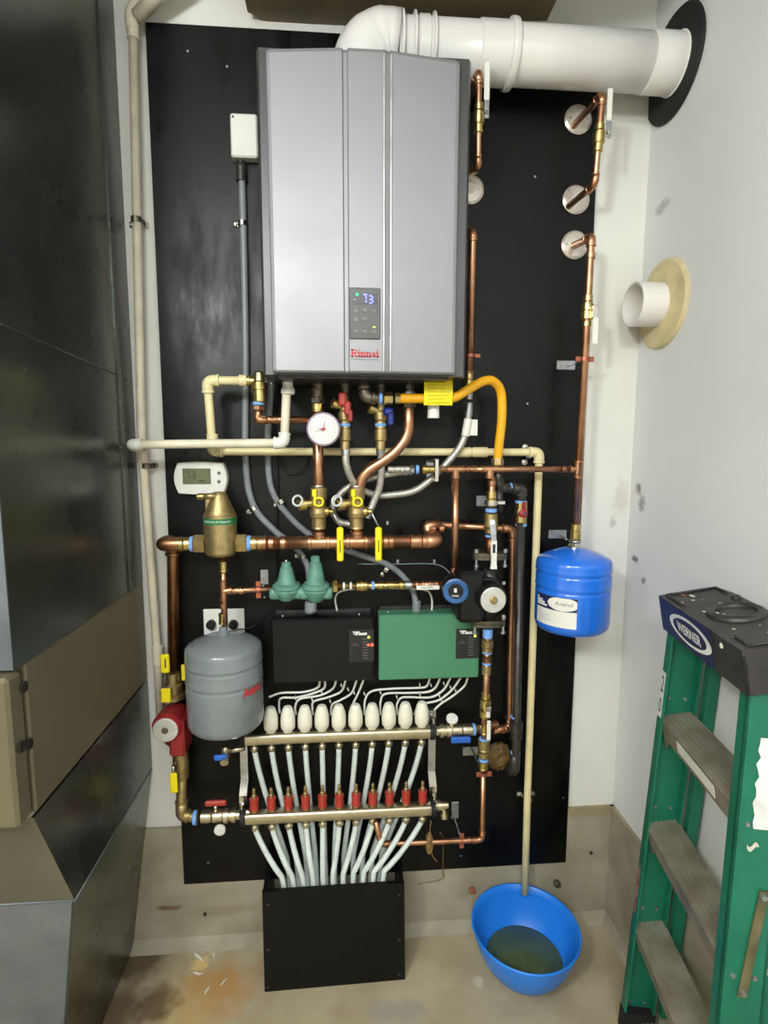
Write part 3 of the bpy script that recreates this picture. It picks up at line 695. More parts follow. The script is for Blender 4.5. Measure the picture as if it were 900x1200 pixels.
part('hub', MB().lathe([(.004,0),(.003,.002)], f0, (0,-1,0), 12), 'red_print', gg)
mb = MB()
for k in range(28):
    a_ = math.radians(-135+270*k/27); dv = V((math.sin(a_),0,math.cos(a_))); sv = V((dv.z,0,-dv.x))*.0004
    p0 = f0+dv*.030+V((0,.0004,0)); p1 = f0+dv*.034+V((0,.0004,0)); mb.add([p0-sv,p0+sv,p1+sv,p1-sv],[(0,1,2,3)])
part('scale_marks', mb, 'dark_print', gg)

# ================================================================== PRIMARY HEADER, RISERS
D = .095
hd = thing('copper_header', 'thick horizontal copper header pipe behind the two yellow lever handles', 'pipe', P(400,645,D))
RH = .0178
y0 = 637
hz = P(350,636,D).z
part('pipe', MB().cyl((P(292,636,D).x,-D,hz),(P(507,636,D).x,-D,hz),RH,seg=20), 'copper', hd)
for px in (318,332,452,458,497): collar(hd, (P(px,636,D).x,-D,hz), (1,0,0), RH*1.08, .014, 'copper')
collar(hd, (P(306,636,D).x,-D,hz), (1,0,0), RH*1.12, .03, 'copper')
collar(hd, (P(487,636,D).x,-D,hz), (1,0,0), RH*1.10, .03, 'copper')
xe = P(507,636,D).x
part('elbow', MB().tube(bend([(xe-.02,-D,hz),(xe+.012,-D,hz),(xe+.003,-.045,hz+.012)], .02), RH*1.13, 16), 'copper', hd)
cr = thing('copper_return_pipe', 'copper pipe running behind the pump, down the right side and back left below it', 'pipe', P(598,845,.04))
rr_ = .0098
part('start_elbow', MB().tube(bend([(xe+.003,-.05,hz+.010),(xe-.012,-.040,hz+.035),(xe+.03,-.040,hz+.040)], .02), .0145, 16), 'copper', cr)
run(cr, [(xe-.01,-.034,hz+.0395), P(601,620,.032), P(597,853,.032), P(577,856,.05)], rr_*1.15, 'copper', R=.024)
for px in (507,517,592): collar(cr, P(px,619.5,.04), (1,0,0), .0140, .015, 'copper')
strap_ys = []
def riser(name, label, path, r, cat='pipe', bendR=.05):
    t = thing(name, label, cat, path[-1]); part('pipe', MB().tube(bend(path, bendR, 10), r, 18), 'copper', t); return t
xr1 = P(373,560,D).x; xr2 = P(418,600,D).x
r1 = riser('copper_riser', 'straight vertical copper riser passing behind the pressure gauge', [V((P(372,462,.10).x,-.10,P(372,462,.1).z)), V((xr1,-D,hz))], .0145)
collar(r1, P(372,462,.10), (0,0,1), .019, .030, 'iron_grey', 'union')
hexnut(r1, P(372,469,.10), (0,0,1), .021, .018, 'iron', label='dark union nut')
collar(r1, P(372,478,.10), (0,0,1), .0165, .022, 'brass', 'adapter')
r2 = riser('copper_riser', 'S-bent copper riser swinging left beneath the yellow gas hose', [P(479,462,.11), P(479,510,.11), P(462,532,.11), P(424,556,.10), V((xr2,-D,P(418,592,D).z)), V((xr2,-D,hz))], .0145, bendR=.032)
collar(r2, P(479,466,.11), (0,0,1), .018, .03, 'zinc', 'union')
hexnut(r2, P(479,474,.11), (0,0,1), .020, .016, 'iron_grey')
# isolation valves (one per riser)
def isolation_valve(x, z, lab, lab2):
    t = thing('isolation_valve', lab, 'valve', (x,-D,z-.05))
    Z0 = z
    part('body', MB().lathe([(.0195,.050),(.0225,.048),(.0225,.018),(.0200,.012),(.0200,-.002),(.0240,-.008),(.0255,-.020),(.0240,-.032),(.0195,-.036),(.0195,-.060),(.0205,-.064)], (x,-D,Z0), (0,0,1), 18), 'bronze', t)
    part('solder_ring', MB().lathe([(.0165,0),(.0195,.002),(.018,.006)], (x,-D,Z0+.049), (0,0,1), 16), 'chrome', t)
    part('drain_port', MB().lathe([(.011,0),(.011,.022),(.0175,.023),(.0175,.042),(.014,.045)], (x-.012,-D-.006,Z0+.008), (-1,-.25,-.12), 14), 'brass', t)
    part('lanyard', MB().torus((x-.054,-D-.036,Z0+.016), (.5,-1,0), .0135, .0032, 20, 6), 'pex', t)
    yh = MB(); yh.box((x-.016,-D-.034,Z0+.026),(x-.004,-D-.026,Z0+.046),.002); yh.box((x-.012,-D-.034,Z0+.002),(x-.006,-D-.028,Z0+.03),.001)
    yh.torus((x+.002,-D-.031,Z0+.012), (0,-1,0), .0115, .003, 16, 6)
    part('drain_handle', yh, 'yellow', t, 'small yellow drain handle')
    part('stem', MB().lathe([(.008,0),(.010,.012),(.013,.013),(.013,.022),(.006,.023),(.006,.034)], (x+.010,-D-.006,Z0-.016), (1,-.35,0), 12), 'brass', t)
    lv = part('lever', MB().tube([(x+.040,-D-.020,Z0-.016),(x+.044,-D-.024,Z0-.028),(x+.060,-D-.032,Z0-.058)], .003, 8), 'zinc', t)
    hb = MB(); hb.box((x+.049,-D-.040,Z0-.150),(x+.067,-D-.032,Z0-.056),.004); part('handle_grip', hb, 'yellow', lv, lab2)
    part('grip_print', MB().box((x+.0568,-D-.0404,Z0-.125),(x+.0594,-D-.0399,Z0-.090)), 'dark_print', lv)
    return t
vz = P(373,585,D).z
isolation_valve(xr1, P(373,592,D).z, 'bronze isolation valve with yellow lever at foot of the straight copper riser', 'yellow lever grip')
isolation_valve(xr2, P(418,592,D).z, 'bronze isolation valve with yellow lever at foot of the S-bent copper riser', 'yellow lever grip')
tee(hd, (xr1,-D,hz), (1,0,0), (0,0,1), .0165, 'copper', .06, .0145); tee(hd, (xr2,-D,hz), (1,0,0), (0,0,1), .0165, 'copper', .06, .0145)

# service valves under heater: red and blue handles
def service_valve(px, lab, hm, flip):
    c = P(px, 490, .115); t = thing('service_valve', lab, 'valve', c)
    part('body', MB().lathe([(.011,-.085),(.013,-.083),(.013,-.062),(.0165,-.058),(.0165,-.050),(.0165,-.030),(.014,-.028),(.014,-.008),(.017,-.004),(.0175,.014),(.013,.022),(.012,.06)], c, (0,0,1), 16), 'bronze', t)
    tape(t, c+V((0,0,-.018)), (0,0,1), .0150, .008); tape(t, c+V((0,0,-.050)), (0,0,1), .0155, .010)
    part('drain_port', MB().lathe([(.010,0),(.010,.02),(.014,.021),(.014,.036),(.010,.038)], c+V((0,0,.030 if flip<0 else .018)), (-1,-.4,.25), 14), 'brass', t)
    if flip < 0:
        h = MB(); h.box(c+V((-.016,-.030,.030)), c+V((.004,-.020,.066)), .004); h.box(c+V((-.002,-.036,.006)), c+V((.016,-.026,.042)), .004); h.box(c+V((.008,-.036,-.010)), c+V((.020,-.026,.020)), .003)
    else:
        h = MB(); h.box(c+V((.006,-.030,.006)), c+V((.032,-.018,.026)), .005); h.box(c+V((.016,-.036,-.020)), c+V((.032,-.024,.014)), .004)
    part('handle', h, hm, t)
    return t
service_valve(404, 'brass service valve with red handles hanging under the heater', 'red_plastic', -1)
sv2 = service_valve(446, 'brass service valve with dark blue handles hanging under the heater', mat('navy_handle',(24,44,130),.4), 1)

# braided hoses
def hose(label, pts, r=.0100, ends=True):
    p = spline([P(*q) for q in pts], 8); t = thing('braided_hose', label, 'hose', min(p, key=lambda q: q.z))
    part('tube', MB().tube(p, r, 12), 'braid', t)
    if ends:
        for q, w in ((p[0], p[1]-p[0]), (p[-1], p[-1]-p[-2])):
            part('ferrule', MB().lathe([(r*1.2,-.012),(r*1.25,0),(r*1.2,.012)], q, w, 12), 'zinc', t)
    return t
hose('braided metal hose dropping from the red-handled service valve', [(405,528,.115),(406,545,.115),(413,563,.10),(425,574,.07),(440,580,.06),(460,580,.06),(488,574,.06),(515,552,.06),(538,525,.06),(547,503,.06),(549,482,.06)], .0100)
hose('braided metal hose dropping from the blue-handled service valve', [(446,528,.11),(447,548,.10),(445,570,.09),(438,588,.085),(432,602,.085)], .0100)
hose('braided metal hose curving left from the horizontal copper line', [(478,552,.075),(452,556,.075),(425,563,.06),(402,576,.05),(390,594,.05),(396,610,.05),(412,615,.05)], .0100)
mb = MB().lathe([(.010,0),(.013,.001),(.013,.014),(.009,.015)], P(470,552,.075), (1,0,0), 12)
tg = thing('hose_tag', 'white paper tag wrapped round the upper right braided hose', 'tag', P(548,512,.06))
c = P(547,501,.066); part('sleeve', MB().lathe([(.0115,-.024),(.0118,.024)], c, (.15,0,1), 12, cap=False), 'white', tg)
part('flag', MB().box(c+V((.008,-.002,-.022)), c+V((.030,-.001,.022))), 'white', tg)

# ================================================================== AIR SEPARATOR and left loop
c0 = P(258,610,D); asx = c0.x
sep = thing('air_separator', 'brass cone-topped air separator with green band beside the white thermostat', 'air separator', (asx,-D,P(258,655,D).z))
zb = P(258,652,D+.03).z; zt = P(255,577,D).z; rb_ = .0425; Hh = zt-zb
part('body', MB().lathe([(.030,-.004),(rb_*.92,0),(rb_,.006),(rb_*1.03,.076),(rb_*1.05,.098),(rb_*1.04,.108),(rb_*.98,.112),(.020,Hh-.006),(.016,Hh),(.010,Hh+.002)], (asx,-D,zb), (0,0,1), 32), 'bronze', sep)
part('band', MB().lathe([(rb_*1.045,.086),(rb_*1.055,.102)], (asx,-D,zb), (0,0,1), 32, cap=False), 'green_label', sep, 'green band with white lettering')
lettering(sep, '4900 Series Air Separator', (asx,-D,zb+.094), (1,0,0), (0,0,1), .0075, 'white_print', .078, wrap=((asx,-D), rb_*1.075, 0))
part('vent_arm', MB().cyl((asx-.002,-D-.012,zt-.008),(asx-.040,-D-.012,zt-.010),.0085,seg=12), 'bronze', sep)
part('vent_tip', MB().lathe([(.0095,0),(.0085,.016),(.006,.020)], (asx-.038,-D-.012,zt-.010), (-1,0,0), 12), 'brass', sep)
part('rib', MB().add([(asx-.034,-D-.013,zt-.015),(asx-.018,-D-.013,zt-.015),(asx-.030,-D-.013,zt-.07),(asx-.034,-D-.013,zt-.07),(asx-.034,-D-.008,zt-.015),(asx-.018,-D-.008,zt-.015),(asx-.030,-D-.008,zt-.07),(asx-.034,-D-.008,zt-.07)],[(0,1,2,3),(4,7,6,5),(0,3,7,4),(0,4,5,1),(1,5,6,2)]), 'bronze', sep)
for sg in (-1,1):
    hexnut(sep, (asx+sg*.056,-D,hz), (1,0,0), .027, .030, 'bronze', 'side_port')
    tape(sep, (asx+sg*.076,-D,hz), (1,0,0), .0215, .010)
    part('adapter', MB().lathe([(.018,-.018),(.0205,-.016),(.0205,-.002),(.019,.0),(.0205,.004),(.0185,.018)], (asx+sg*.098,-D,hz), (1,0,0), 16), 'brass', sep)
lp = thing('copper_supply_loop', 'dark copper pipe elbowing down left of the air separator to the red pump', 'pipe', P(202,780,.05))
xl_ = P(190,637,D).x
run(lp, [(asx-.112,-D,hz),(xl_,-D,hz),(P(203,642,.045).x,-.045,hz-.002),(P(203,780,.045).x,-.045,P(203,792,.045).z)], .0165, 'copper_dark', R=.026)
collar(lp, (asx-.122,-D,hz), (1,0,0), .0195, .03, 'copper')
# nipple to tank
tz1 = P(262,742,.118).z
nz = thing('copper_nipple', 'short vertical copper and brass pipe between air separator and grey tank', 'pipe', (asx,-D-.01,tz1))
part('pipe', MB().cyl((asx+.004,-D,zb),(asx+.006,-D-.015,tz1), .0085, seg=14), 'copper', nz)
for (py, m_, L, q) in ((664,'brass',.030,.0112),(683,'copper',.02,.0100),(710,'copper',.014,.0105),(725,'brass',.030,.0118)):
    collar(nz, P(261.5,py,D+.008), (0,0,1), q, L, m_, 'adapter' if m_ == 'brass' else 'coupling')
tee(nz, P(261.5,693,D+.006), (0,0,1), (1,0,.1), .0090, 'copper', .05)
# branch to backflow preventer
br = thing('fill_line', 'short copper line from the nipple to the green backflow preventer', 'pipe', P(290,695,.09))
run(br, [P(264,694,D+.006), P(276,692,.09), P(322,690,.09)], .0080, 'copper', R=.012)
for px in (273,283): collar(br, P(px,692.5,.09), (1,0,.02), .0100, .013, 'copper')
def bell_hanger(label, plate, ppx, clip, axis, r, rodlen=None, plate_size=(.036,.022)):
    c = P(*plate, 0.0); t = thing('pipe_hanger', label, 'bracket', (c.x,-.001,c.z-plate_size[1]))
    part('plate', MB().box((c.x-plate_size[0],-.003,c.z-plate_size[1]/1.0),(c.x+plate_size[0],-.0003,c.z+plate_size[1]),.001), 'zinc', t)
    q = P(*clip); part('rod', MB().tube([V((P(*ppx,.003).x,-.003,P(*ppx,.003).z)), q], .0032, 8), 'zinc', t)
    part('plate_screw', MB().lathe([(.005,0),(.004,.003)], V((c.x-plate_size[0]*.6,-.003,c.z-.004)), (0,-1,0), 8), 'chrome', t)
    a_ = V(axis).normalized(); s_ = a_.cross(V((0,-1,0))).normalized()
    mb = MB().lathe([(r*1.02,-.005),(r*1.28,-.005),(r*1.28,.005),(r*1.02,.005)], q, a_, 14, cap=False)
    part('split_ring', mb, 'red_bell', t, 'copper-coloured split ring')
    for sg in (-1,1):
        e = q+s_*sg*(r*1.25+.006); M_ = Matrix.Translation(e)
        part('ring_ear', MB().box(e-V((.007,.004,.007)), e+V((.007,.004,.007)), .001), 'red_bell', t)
    return t
bell_hanger('copper split ring clamp with zinc plate left of the green backflow preventer', (310,676), (310,686), (303,691,.09), (1,0,0), .0085, plate_size=(.012,.022))

# ---- grey expansion tank
def tank(name, label, cx_, cy_, z0, z1, r, material, grooves):
    t = thing(name, label, 'tank', (cx_,cy_,z0)); H = z1-z0
    prof = [(.004,0.0),(r*.60,.002),(r*.88,.010),(r*.97,.020),(r,.034)]
    for g in grooves:
        zc = H*g; prof += [(r,zc-.008),(r*.995,zc-.004),(r*.965,zc),(r*1.012,zc+.005),(r*1.012,zc+.010),(r,zc+.014)]
    prof += [(r*1.0,H-.046),(r*.988,H-.037),(r*.955,H-.031),(r*.75,H-.019),(r*.40,H-.006),(.012,H)]
    part('shell', MB().slathe(prof, (cx_,cy_,z0), (0,0,1), 40), material, t)
    return t
gd = .118
gz1 = P(262,742,gd).z; gz0 = P(264,870,gd+.08).z; gx = P(264,810,gd).x
gt = tank('expansion_tank', 'grey expansion tank hanging below the air separator', gx, -gd, gz0, gz1, .103, 'grey_paint', (.52,.70))
part('neck', MB().lathe([(.016,-.012),(.016,.004),(.012,.008),(.010,.018)], (gx,-gd,gz1), (0,0,1), 12), 'grey_paint', gt)
axp = (gx,-gd)
part('label', curved_patch(axp, .1042, .62, 1.45, gz0+.055, gz0+.118), mat('grey_decal',(112,120,120),.4), gt, 'faded grey printed label')
lettering(gt, 'Amtrol', (0,0,gz0+.135), (1,0,0), (0,0,1), .026, 'red_print', .072, wrap=(axp,.1045,.98), shear=.35, offset=.001)
# ---- outlet
ou = thing('power_outlet', 'white outlet plate with plugged-in cords behind the grey tank top', 'outlet', P(262,745,.0))
a = P(238,714,.004); b_ = P(287,748,.004)
part('cover_plate', MB().box((a.x,-.006,b_.z-.03),(b_.x,-.0005,a.z),.002), 'white', ou)
for px in (248,274):
    c = P(px,731,.006); pg = part('plug', MB().lathe([(.013,0),(.013,.016),(.008,.022)], V((c.x,-.006,c.z)), (0,-1,0), 14), 'rubber', ou)
solo('thin_cord', MB().tube(spline([P(276,738,.03),P(292,736,.012),P(305,728,.01),P(318,716,.01)]), .002, 6), 'black_plastic', 'thin dark cord rising right from the outlet plate', 'cable')
# ---- thermostat
a = P(202,541,.028); b_ = P(267,580,.028)
th = thing('thermostat', 'white thermostat with green display on the board left of the conduits', 'thermostat', ((a.x+b_.x)/2,-.001,b_.z))
cx_, cz_ = (a.x+b_.x)/2, (a.z+b_.z)/2; wx, wz = (b_.x-a.x)/2, (a.z-b_.z)/2
ring_ = []
for k in range(8): ring_.append((cx_-wx*.84+wx*1.68*k/7, cz_-wz*(.93+.07*math.sin(pi*k/7))))
for k in range(1,7): ring_.append((cx_+wx*(.84+.16*math.sin(pi*k/7)), cz_-wz*.93+wz*1.86*k/7))
for k in range(8): ring_.append((cx_+wx*.84-wx*1.68*k/7, cz_+wz*(.93+.07*math.sin(pi*k/7))))
for k in range(1,7): ring_.append((cx_-wx*(.84+.16*math.sin(pi*k/7)), cz_+wz*.93-wz*1.86*k/7))
mb = MB().rings([[V((x,-.001,z)) for x,z in ring_],[V((x,-.022,z)) for x,z in ring_],[V((cx_+(x-cx_)*.97,-.0275,cz_+(z-cz_)*.95)) for x,z in ring_]], True, False)
part('case', mb, 'white', th)
sx0, sx1 = P(214,560,.028).x, P(247,560,.028).x; sz0, sz1 = P(230,567.5,.028).z, P(230,549,.028).z
sc_ = part('display', MB().box((sx0,-.0285,sz0),(sx1,-.026,sz1)), 'lcd', th)
seg7(sc_, '73', sx0+.010, sz0+.016, .009, .019, -.0286, 'dark_print', .0020)
part('display_mark', MB().box((sx0+.044,-.0291,sz0+.008),(sx0+.060,-.0286,sz0+.011)), 'dark_print', sc_)
for (x,y) in ((256.5,554.5),(256.5,564.5)):
    c = P(x,y,.028); part('button', MB().lathe([(.0052,0),(.0047,.0018)], V((c.x,-.0272,c.z)), (0,-1,0), 14), 'button', th)
for x in (224,238): c = P(x,574.5,.028); part('button', MB().box(V((c.x-.006,-.0288,c.z-.002)), V((c.x+.006,-.027,c.z+.002)), .0006), 'cream', th)

# ================================================================== RED PUMP (left)
DP = .065
px_ = P(206,850,DP).x
lv_ = thing('flange_valve', 'bronze flange valve with stubby yellow handle above the red pump', 'valve', P(203,815,DP))
c = P(203,800,DP)
part('body', MB().lathe([(.018,.03),(.020,.028),(.021,.0),(.026,-.004),(.026,-.030),(.034,-.032),(.034,-.044)], c, (0,0,1), 18), 'bronze', lv_)
part('stem', MB().lathe([(.010,0),(.010,.02),(.014,.021),(.014,.028)], c+V((-.004,-.018,-.010)), (-.3,-1,0), 12), 'zinc', lv_)
hh = part('handle', MB().box(P(188.5,766,.10), P(198.5,789,.11), .003), 'yellow', lv_, 'yellow upper grip')
part('grip_print', MB().box(P(192.7,772,.1102), P(194.7,783,.1106)), 'dark_print', hh)
part('handle', MB().box(P(189,806,.105), P(200,824,.115), .003), 'yellow', lv_, 'yellow lower grip with a hole')
part('drain_handle', MB().box(P(213,778,.06), P(219,798,.07), .002), 'yellow', lv_)
rp = thing('circulator_pump', 'red circulator pump with round silver face at the left edge beside the duct', 'pump', P(205,880,DP))
c = P(205,850,DP)
part('volute', MB().slathe([(.020,.055),(.030,.045),(.038,.02),(.038,-.02),(.030,-.045),(.022,-.055)], c, (0,0,1), 20), 'red_paint', rp)
mcx = P(194,855,.15)
part('motor', MB().lathe([(.036,-.09),(.039,-.07),(.041,-.05),(.041,-.012),(.036,0)], V((mcx.x,mcx.y,mcx.z)), (-.02,-1,0), 28), 'red_paint', rp)
part('terminal_box', MB().box(V((c.x+.004,-.14,c.z-.055)), V((c.x+.046,-.06,c.z+.050)), .006), 'red_paint', rp)
part('face_plate', MB().lathe([(.0335,0),(.0335,.003),(.031,.004)], V((mcx.x,mcx.y-.001,mcx.z)), (-.02,-1,0), 28), 'disc', rp, 'round silver name plate')
part('centre_screw', MB().lathe([(.009,0),(.009,.004),(.007,.006)], V((mcx.x,mcx.y-.004,mcx.z)), (-.02,-1,0), 14), 'iron_grey', rp)
mb = MB(); 
for k in range(2): pass
lo_ = thing('pump_outlet_pipe', 'bronze pipe with yellow lever under red pump, turning right to the manifold', 'pipe', P(212,955,DP))
zl = P(250,957,.075).z
run(lo_, [P(212,878,DP), P(213,955,.075), V((P(232,955,.075).x,-.075,zl))], .0150, 'bronze', R=.030, fit=1.14)
part('valve_body', MB().lathe([(.016,-.045),(.0215,-.04),(.0235,0),(.0215,.04),(.016,.045)], P(212,896,DP), (0,0,1), 16), 'bronze', lo_)
part('lever', MB().tube([P(206,893,.085),P(203,897,.11),P(203,906,.115)], .004, 8), 'chrome', lo_)
part('handle_grip', MB().box(P(199,905,.112), P(208,930,.120), .003), 'yellow', lo_, 'yellow lever grip')
tape(lo_, V((P(229,955,.075).x,-.075,zl)), (1,0,0), .0200, .010)

# ================================================================== MANIFOLD
N11 = 11
dU, dL = .060, .092
zU = P(400,861,dU).z; zL = P(400,952,dL).z
lx = [P(298+19.7*k,952,dL).x for k in range(N11)]
pitch = .0500; xm0 = P(396.5,952,dL).x - 5*pitch*(lx[-1]-lx[0])/(10*pitch)
pitch = (lx[-1]-lx[0])/10; nx = [lx[0]+pitch*k for k in range(N11)]
ur = thing('upper_manifold', 'upper brushed steel manifold rail with small nuts under the white actuators', 'manifold', ((nx[0]+nx[-1])/2,-dU,zU-.02))
lr = thing('lower_manifold', 'lower brushed steel manifold rail carrying the red flow meters', 'manifold', ((nx[0]+nx[-1])/2,-dL,zL-.02))
def rail(t, d, z):
    x0, x1 = nx[0]-.028, nx[-1]+.028; n_ = 16; pr_ = []
    for k in range(n_):
        a_ = 2*pi*k/n_; c_, s_ = math.cos(a_), math.sin(a_)
        pr_.append((math.copysign(abs(c_)**.6, c_)*.019, math.copysign(abs(s_)**.6, s_)*.0175))
    rr = []
    for (x,q) in ((x0-.004,.8),(x0,.97),(x0+.006,1),(x1-.006,1),(x1,.97),(x1+.004,.8)):
        rr.append([V((x,-d+u*q,z+w*q)) for u,w in pr_])
    part('rail', MB().rings(rr, True, True), 'nickel', t)
rail(ur, dU, zU); rail(lr, dL, zL)
for t, d, z in ((ur,dU,zU),(lr,dL,zL)):
    for x in nx:
        part('outlet_nut', MB().lathe([(.0075,0),(.0075,-.005),(.0105,-.006),(.0125,-.010),(.0125,-.018),(.009,-.024)], (x,-d,z-.0175), (0,0,1), 12), 'nickel', t)
# actuators: one prototype then copies
def actuator_at(x, lab):
    t = thing('valve_actuator', lab, 'actuator', (x,-dU,zU+.0185), 'white valve actuators on the upper manifold')
    z = zU+.0185
    part('collar', MB().lathe([(.014,0),(.014,.006)], (x,-dU,z), (0,0,1), 16), 'cream', t)
    part('cap', MB().slathe([(.016,.005),(.0205,.010),(.0216,.024),(.0212,.040),(.0195,.053),(.0155,.066),(.0120,.0735),(.0105,.0745),(.004,.075)], (x,-dU,z), (0,0,1), 20), 'cream', t)
    part('top_ring', MB().lathe([(.0085,.0745),(.0082,.0755)], (x,-dU,z), (0,0,1), 14), 'white', t)
    return t
ordn = ['second','third','fourth','fifth','sixth','seventh','eighth','ninth','tenth','eleventh']
proto = actuator_at(nx[1], '')
for k in range(1, N11):
    o = proto if k == 1 else copy_tree(proto)
    o.location = (nx[k],-dU,zU+.0185)
    words = ['first','second','third','fourth','fifth','sixth','seventh','eighth','ninth','tenth'][k-1]
    o['label'] = ('white dome actuator partly hidden at the right edge of the grey tank' if k == 1 else 'white dome actuator at the right-hand end of the upper rail' if k == 10 else 'white dome actuator with a ring mark on top, second from the grey tank' if k == 2 else 'white dome actuator on the upper rail, %s from the left' % words)
# flow meters
fmp = thing('flow_meter', '', 'flow meter', (nx[0],-dL,zL+.0175), 'red flow meters on the lower manifold')
z = zL+.0175; x = nx[0]
part('base', MB().lathe([(.0105,0),(.0105,.005)], (x,-dL,z), (0,0,1), 14), 'brass', fmp)
part('red_collar', MB().lathe([(.0125,.005),(.0135,.010),(.0125,.012),(.0125,.030),(.0135,.032),(.0135,.040),(.0105,.041)], (x,-dL,z), (0,0,1), 14), 'red_plastic', fmp)
part('sight_tube', MB().lathe([(.0075,.040),(.0065,.050),(.0050,.052),(.0050,.066),(.0035,.070)], (x,-dL,z), (0,0,1), 12), 'bronze', fmp)
for k in range(N11):
    o = fmp if k == 0 else copy_tree(fmp); o.location = (nx[k],-dL,zL+.0175)
    o['label'] = 'red flow meter at the %s end of the lower rail' % ('left' if k==0 else 'right') if k in (0,10) else 'red flow meter on the lower rail, %s from the left' % ['','second','third','fourth','fifth','sixth','seventh','eighth','ninth','tenth'][k]
# brackets
for sg, xb_, nm in ((-1,nx[0]-.036,'left'),(1,nx[-1]+.036,'right')):
    t = thing('manifold_bracket', 'zinc bracket holding the %s ends of both manifold rails' % nm, 'bracket', (xb_,-.02,zL-.03))
    w = .011; yU, yL = -.032, -.064
    part('strip', MB().box((xb_-w,yU-.002,zL+.075),(xb_+w,yU,zU+.052)), 'zinc', t)
    part('offset_strip', MB().prism([(xb_-w,yU,zL+.080),(xb_-w,yU-.002,zL+.080),(xb_-w,yL-.002,zL+.050),(xb_-w,yL-.002,zL-.035),(xb_-w,yL,zL-.035),(xb_-w,yL,zL+.052)], (2*w,0,0)), 'chrome', t)
    part('foot', MB().box((xb_-w,yU,zU+.040),(xb_+w,-.0005,zU+.043)), 'zinc', t)
    part('foot', MB().box((xb_-w,yL,zL-.035),(xb_+w,-.0005,zL-.032)), 'zinc', t)
    for (z,d,nmz) in ((zU,dU,'u'),(zL,dL,'l')):
        part('rubber_clamp', MB().lathe([(.0205,-.006),(.0245,-.006),(.0245,.006),(.0205,.006)], (xb_-sg*.004,-d,z), (1,0,0), 20, cap=False), 'rubber' , t, 'black rubber clamp')
        part('clamp_bolt', MB().lathe([(.005,0),(.005,.012),(.007,.013),(.007,.018)], (xb_,-d,z+.024), (0,0,1), 8), 'chrome', t)
# end valves
def end_valve(label, x0, sg, d, z, hm, top):
    t = thing('ball_valve', label, 'valve', (x0+sg*.05,-d,z-.02))
    part('union_nut', MB().lathe([(.014,0),(.014,.010),(.0205,.011),(.0205,.022),(.0165,.023),(.0165,.030),(.022,.031),(.022,.044),(.015,.045)], (x0,-d,z), (sg,0,0), 8 if False else 16), 'nickel', t)
    part('body', MB().lathe([(.0155,.044),(.0185,.050),(.0185,.075),(.016,.080),(.0185,.088),(.0185,.108),(.0150,.110)], (x0,-d,z), (sg,0,0), 16), 'nickel', t)
    return t
xa = nx[0]-.044
t = end_valve('nickel ball valve with red T-handle left of the lower manifold rail', xa, -1, .082, zL+.001, None, 1)
part('stem', MB().cyl((xa-.068,-.082,zL+.016),(xa-.068,-.082,zL+.034),.006,seg=10), 'nickel', t)
part('t_handle', MB().box((xa-.098,-.090,zL+.034),(xa-.036,-.076,zL+.050),.004), 'red_plastic', t, 'red T-handle')
part('thermometer', MB().lathe([(.010,0),(.016,.004),(.016,.012),(.013,.014)], (xa-.052,-.100,zL-.024), (0,-1,-.1), 20), 'white', t, 'small round white dial')
xb2 = nx[-1]+.044
zb2 = zU+.001
t = end_valve('nickel ball valve with blue handle at right end of the upper manifold rail', xb2, 1, .060, zb2, None, 0)
part('blue_handle', MB().box((xb2+.040,-.090,zb2-.028),(xb2+.100,-.076,zb2-.010),.004), 'blue_plastic', t, 'blue handle')
part('thermometer_stem', MB().cyl((xb2+.044,-.062,zb2+.014),(xb2+.046,-.066,zb2+.034),.007,seg=10), 'nickel', t)
part('thermometer', MB().lathe([(.010,0),(.0175,.004),(.0175,.010),(.015,.012)], (xb2+.046,-.064,zb2+.034), (0,-.55,1), 20), 'white', t, 'small round white dial')
tape(t, (xb2+.114,-.060,zb2), (1,0,0), .0175, .008)
hexnut(t, (xb2+.126,-.060,zb2), (1,0,0), .014, .016, 'brass')
# small blue-handled valve at left of upper rail & drain valve at right of lower rail
t = thing('drain_valve', 'small chrome valve with blue handle under the grey tank', 'valve', P(263,892,.06)); c = P(264,882,.06)
part('body', MB().lathe([(.010,-.018),(.012,-.010),(.012,.012),(.009,.02)], c, (0,0,1), 12), 'nickel', t)
part('outlet', MB().lathe([(.010,0),(.012,.006),(.012,.018)], c+V((0,-.008,-.012)), (.1,-1,-.3), 12), 'nickel', t)
part('inlet_pipe', MB().cyl(c+V((0,0,.004)), V((nx[0]-.028,-.06,c.z+.012)), .008, seg=10), 'nickel', t)
part('handle', MB().box(c+V((-.028,-.024,-.012)), c+V((.008,-.012,.004)), .003), 'blue_plastic', t, 'blue handle')
t = thing('drain_valve', 'small chrome drain valve at the right end of the lower manifold rail', 'valve', V((xb2+.02,-.09,zL-.03)))
part('body', MB().lathe([(.012,0),(.012,.012),(.0155,.013),(.0155,.024),(.011,.025),(.011,.045)], (xb2-.012,-.09,zL+.006), (1,0,0), 14), 'nickel', t)
part('outlet', MB().lathe([(.008,0),(.008,.014),(.013,.015),(.013,.030),(.009,.032)], (xb2+.020,-.09,zL-.002), (.1,-.2,-1), 12), 'nickel', t)

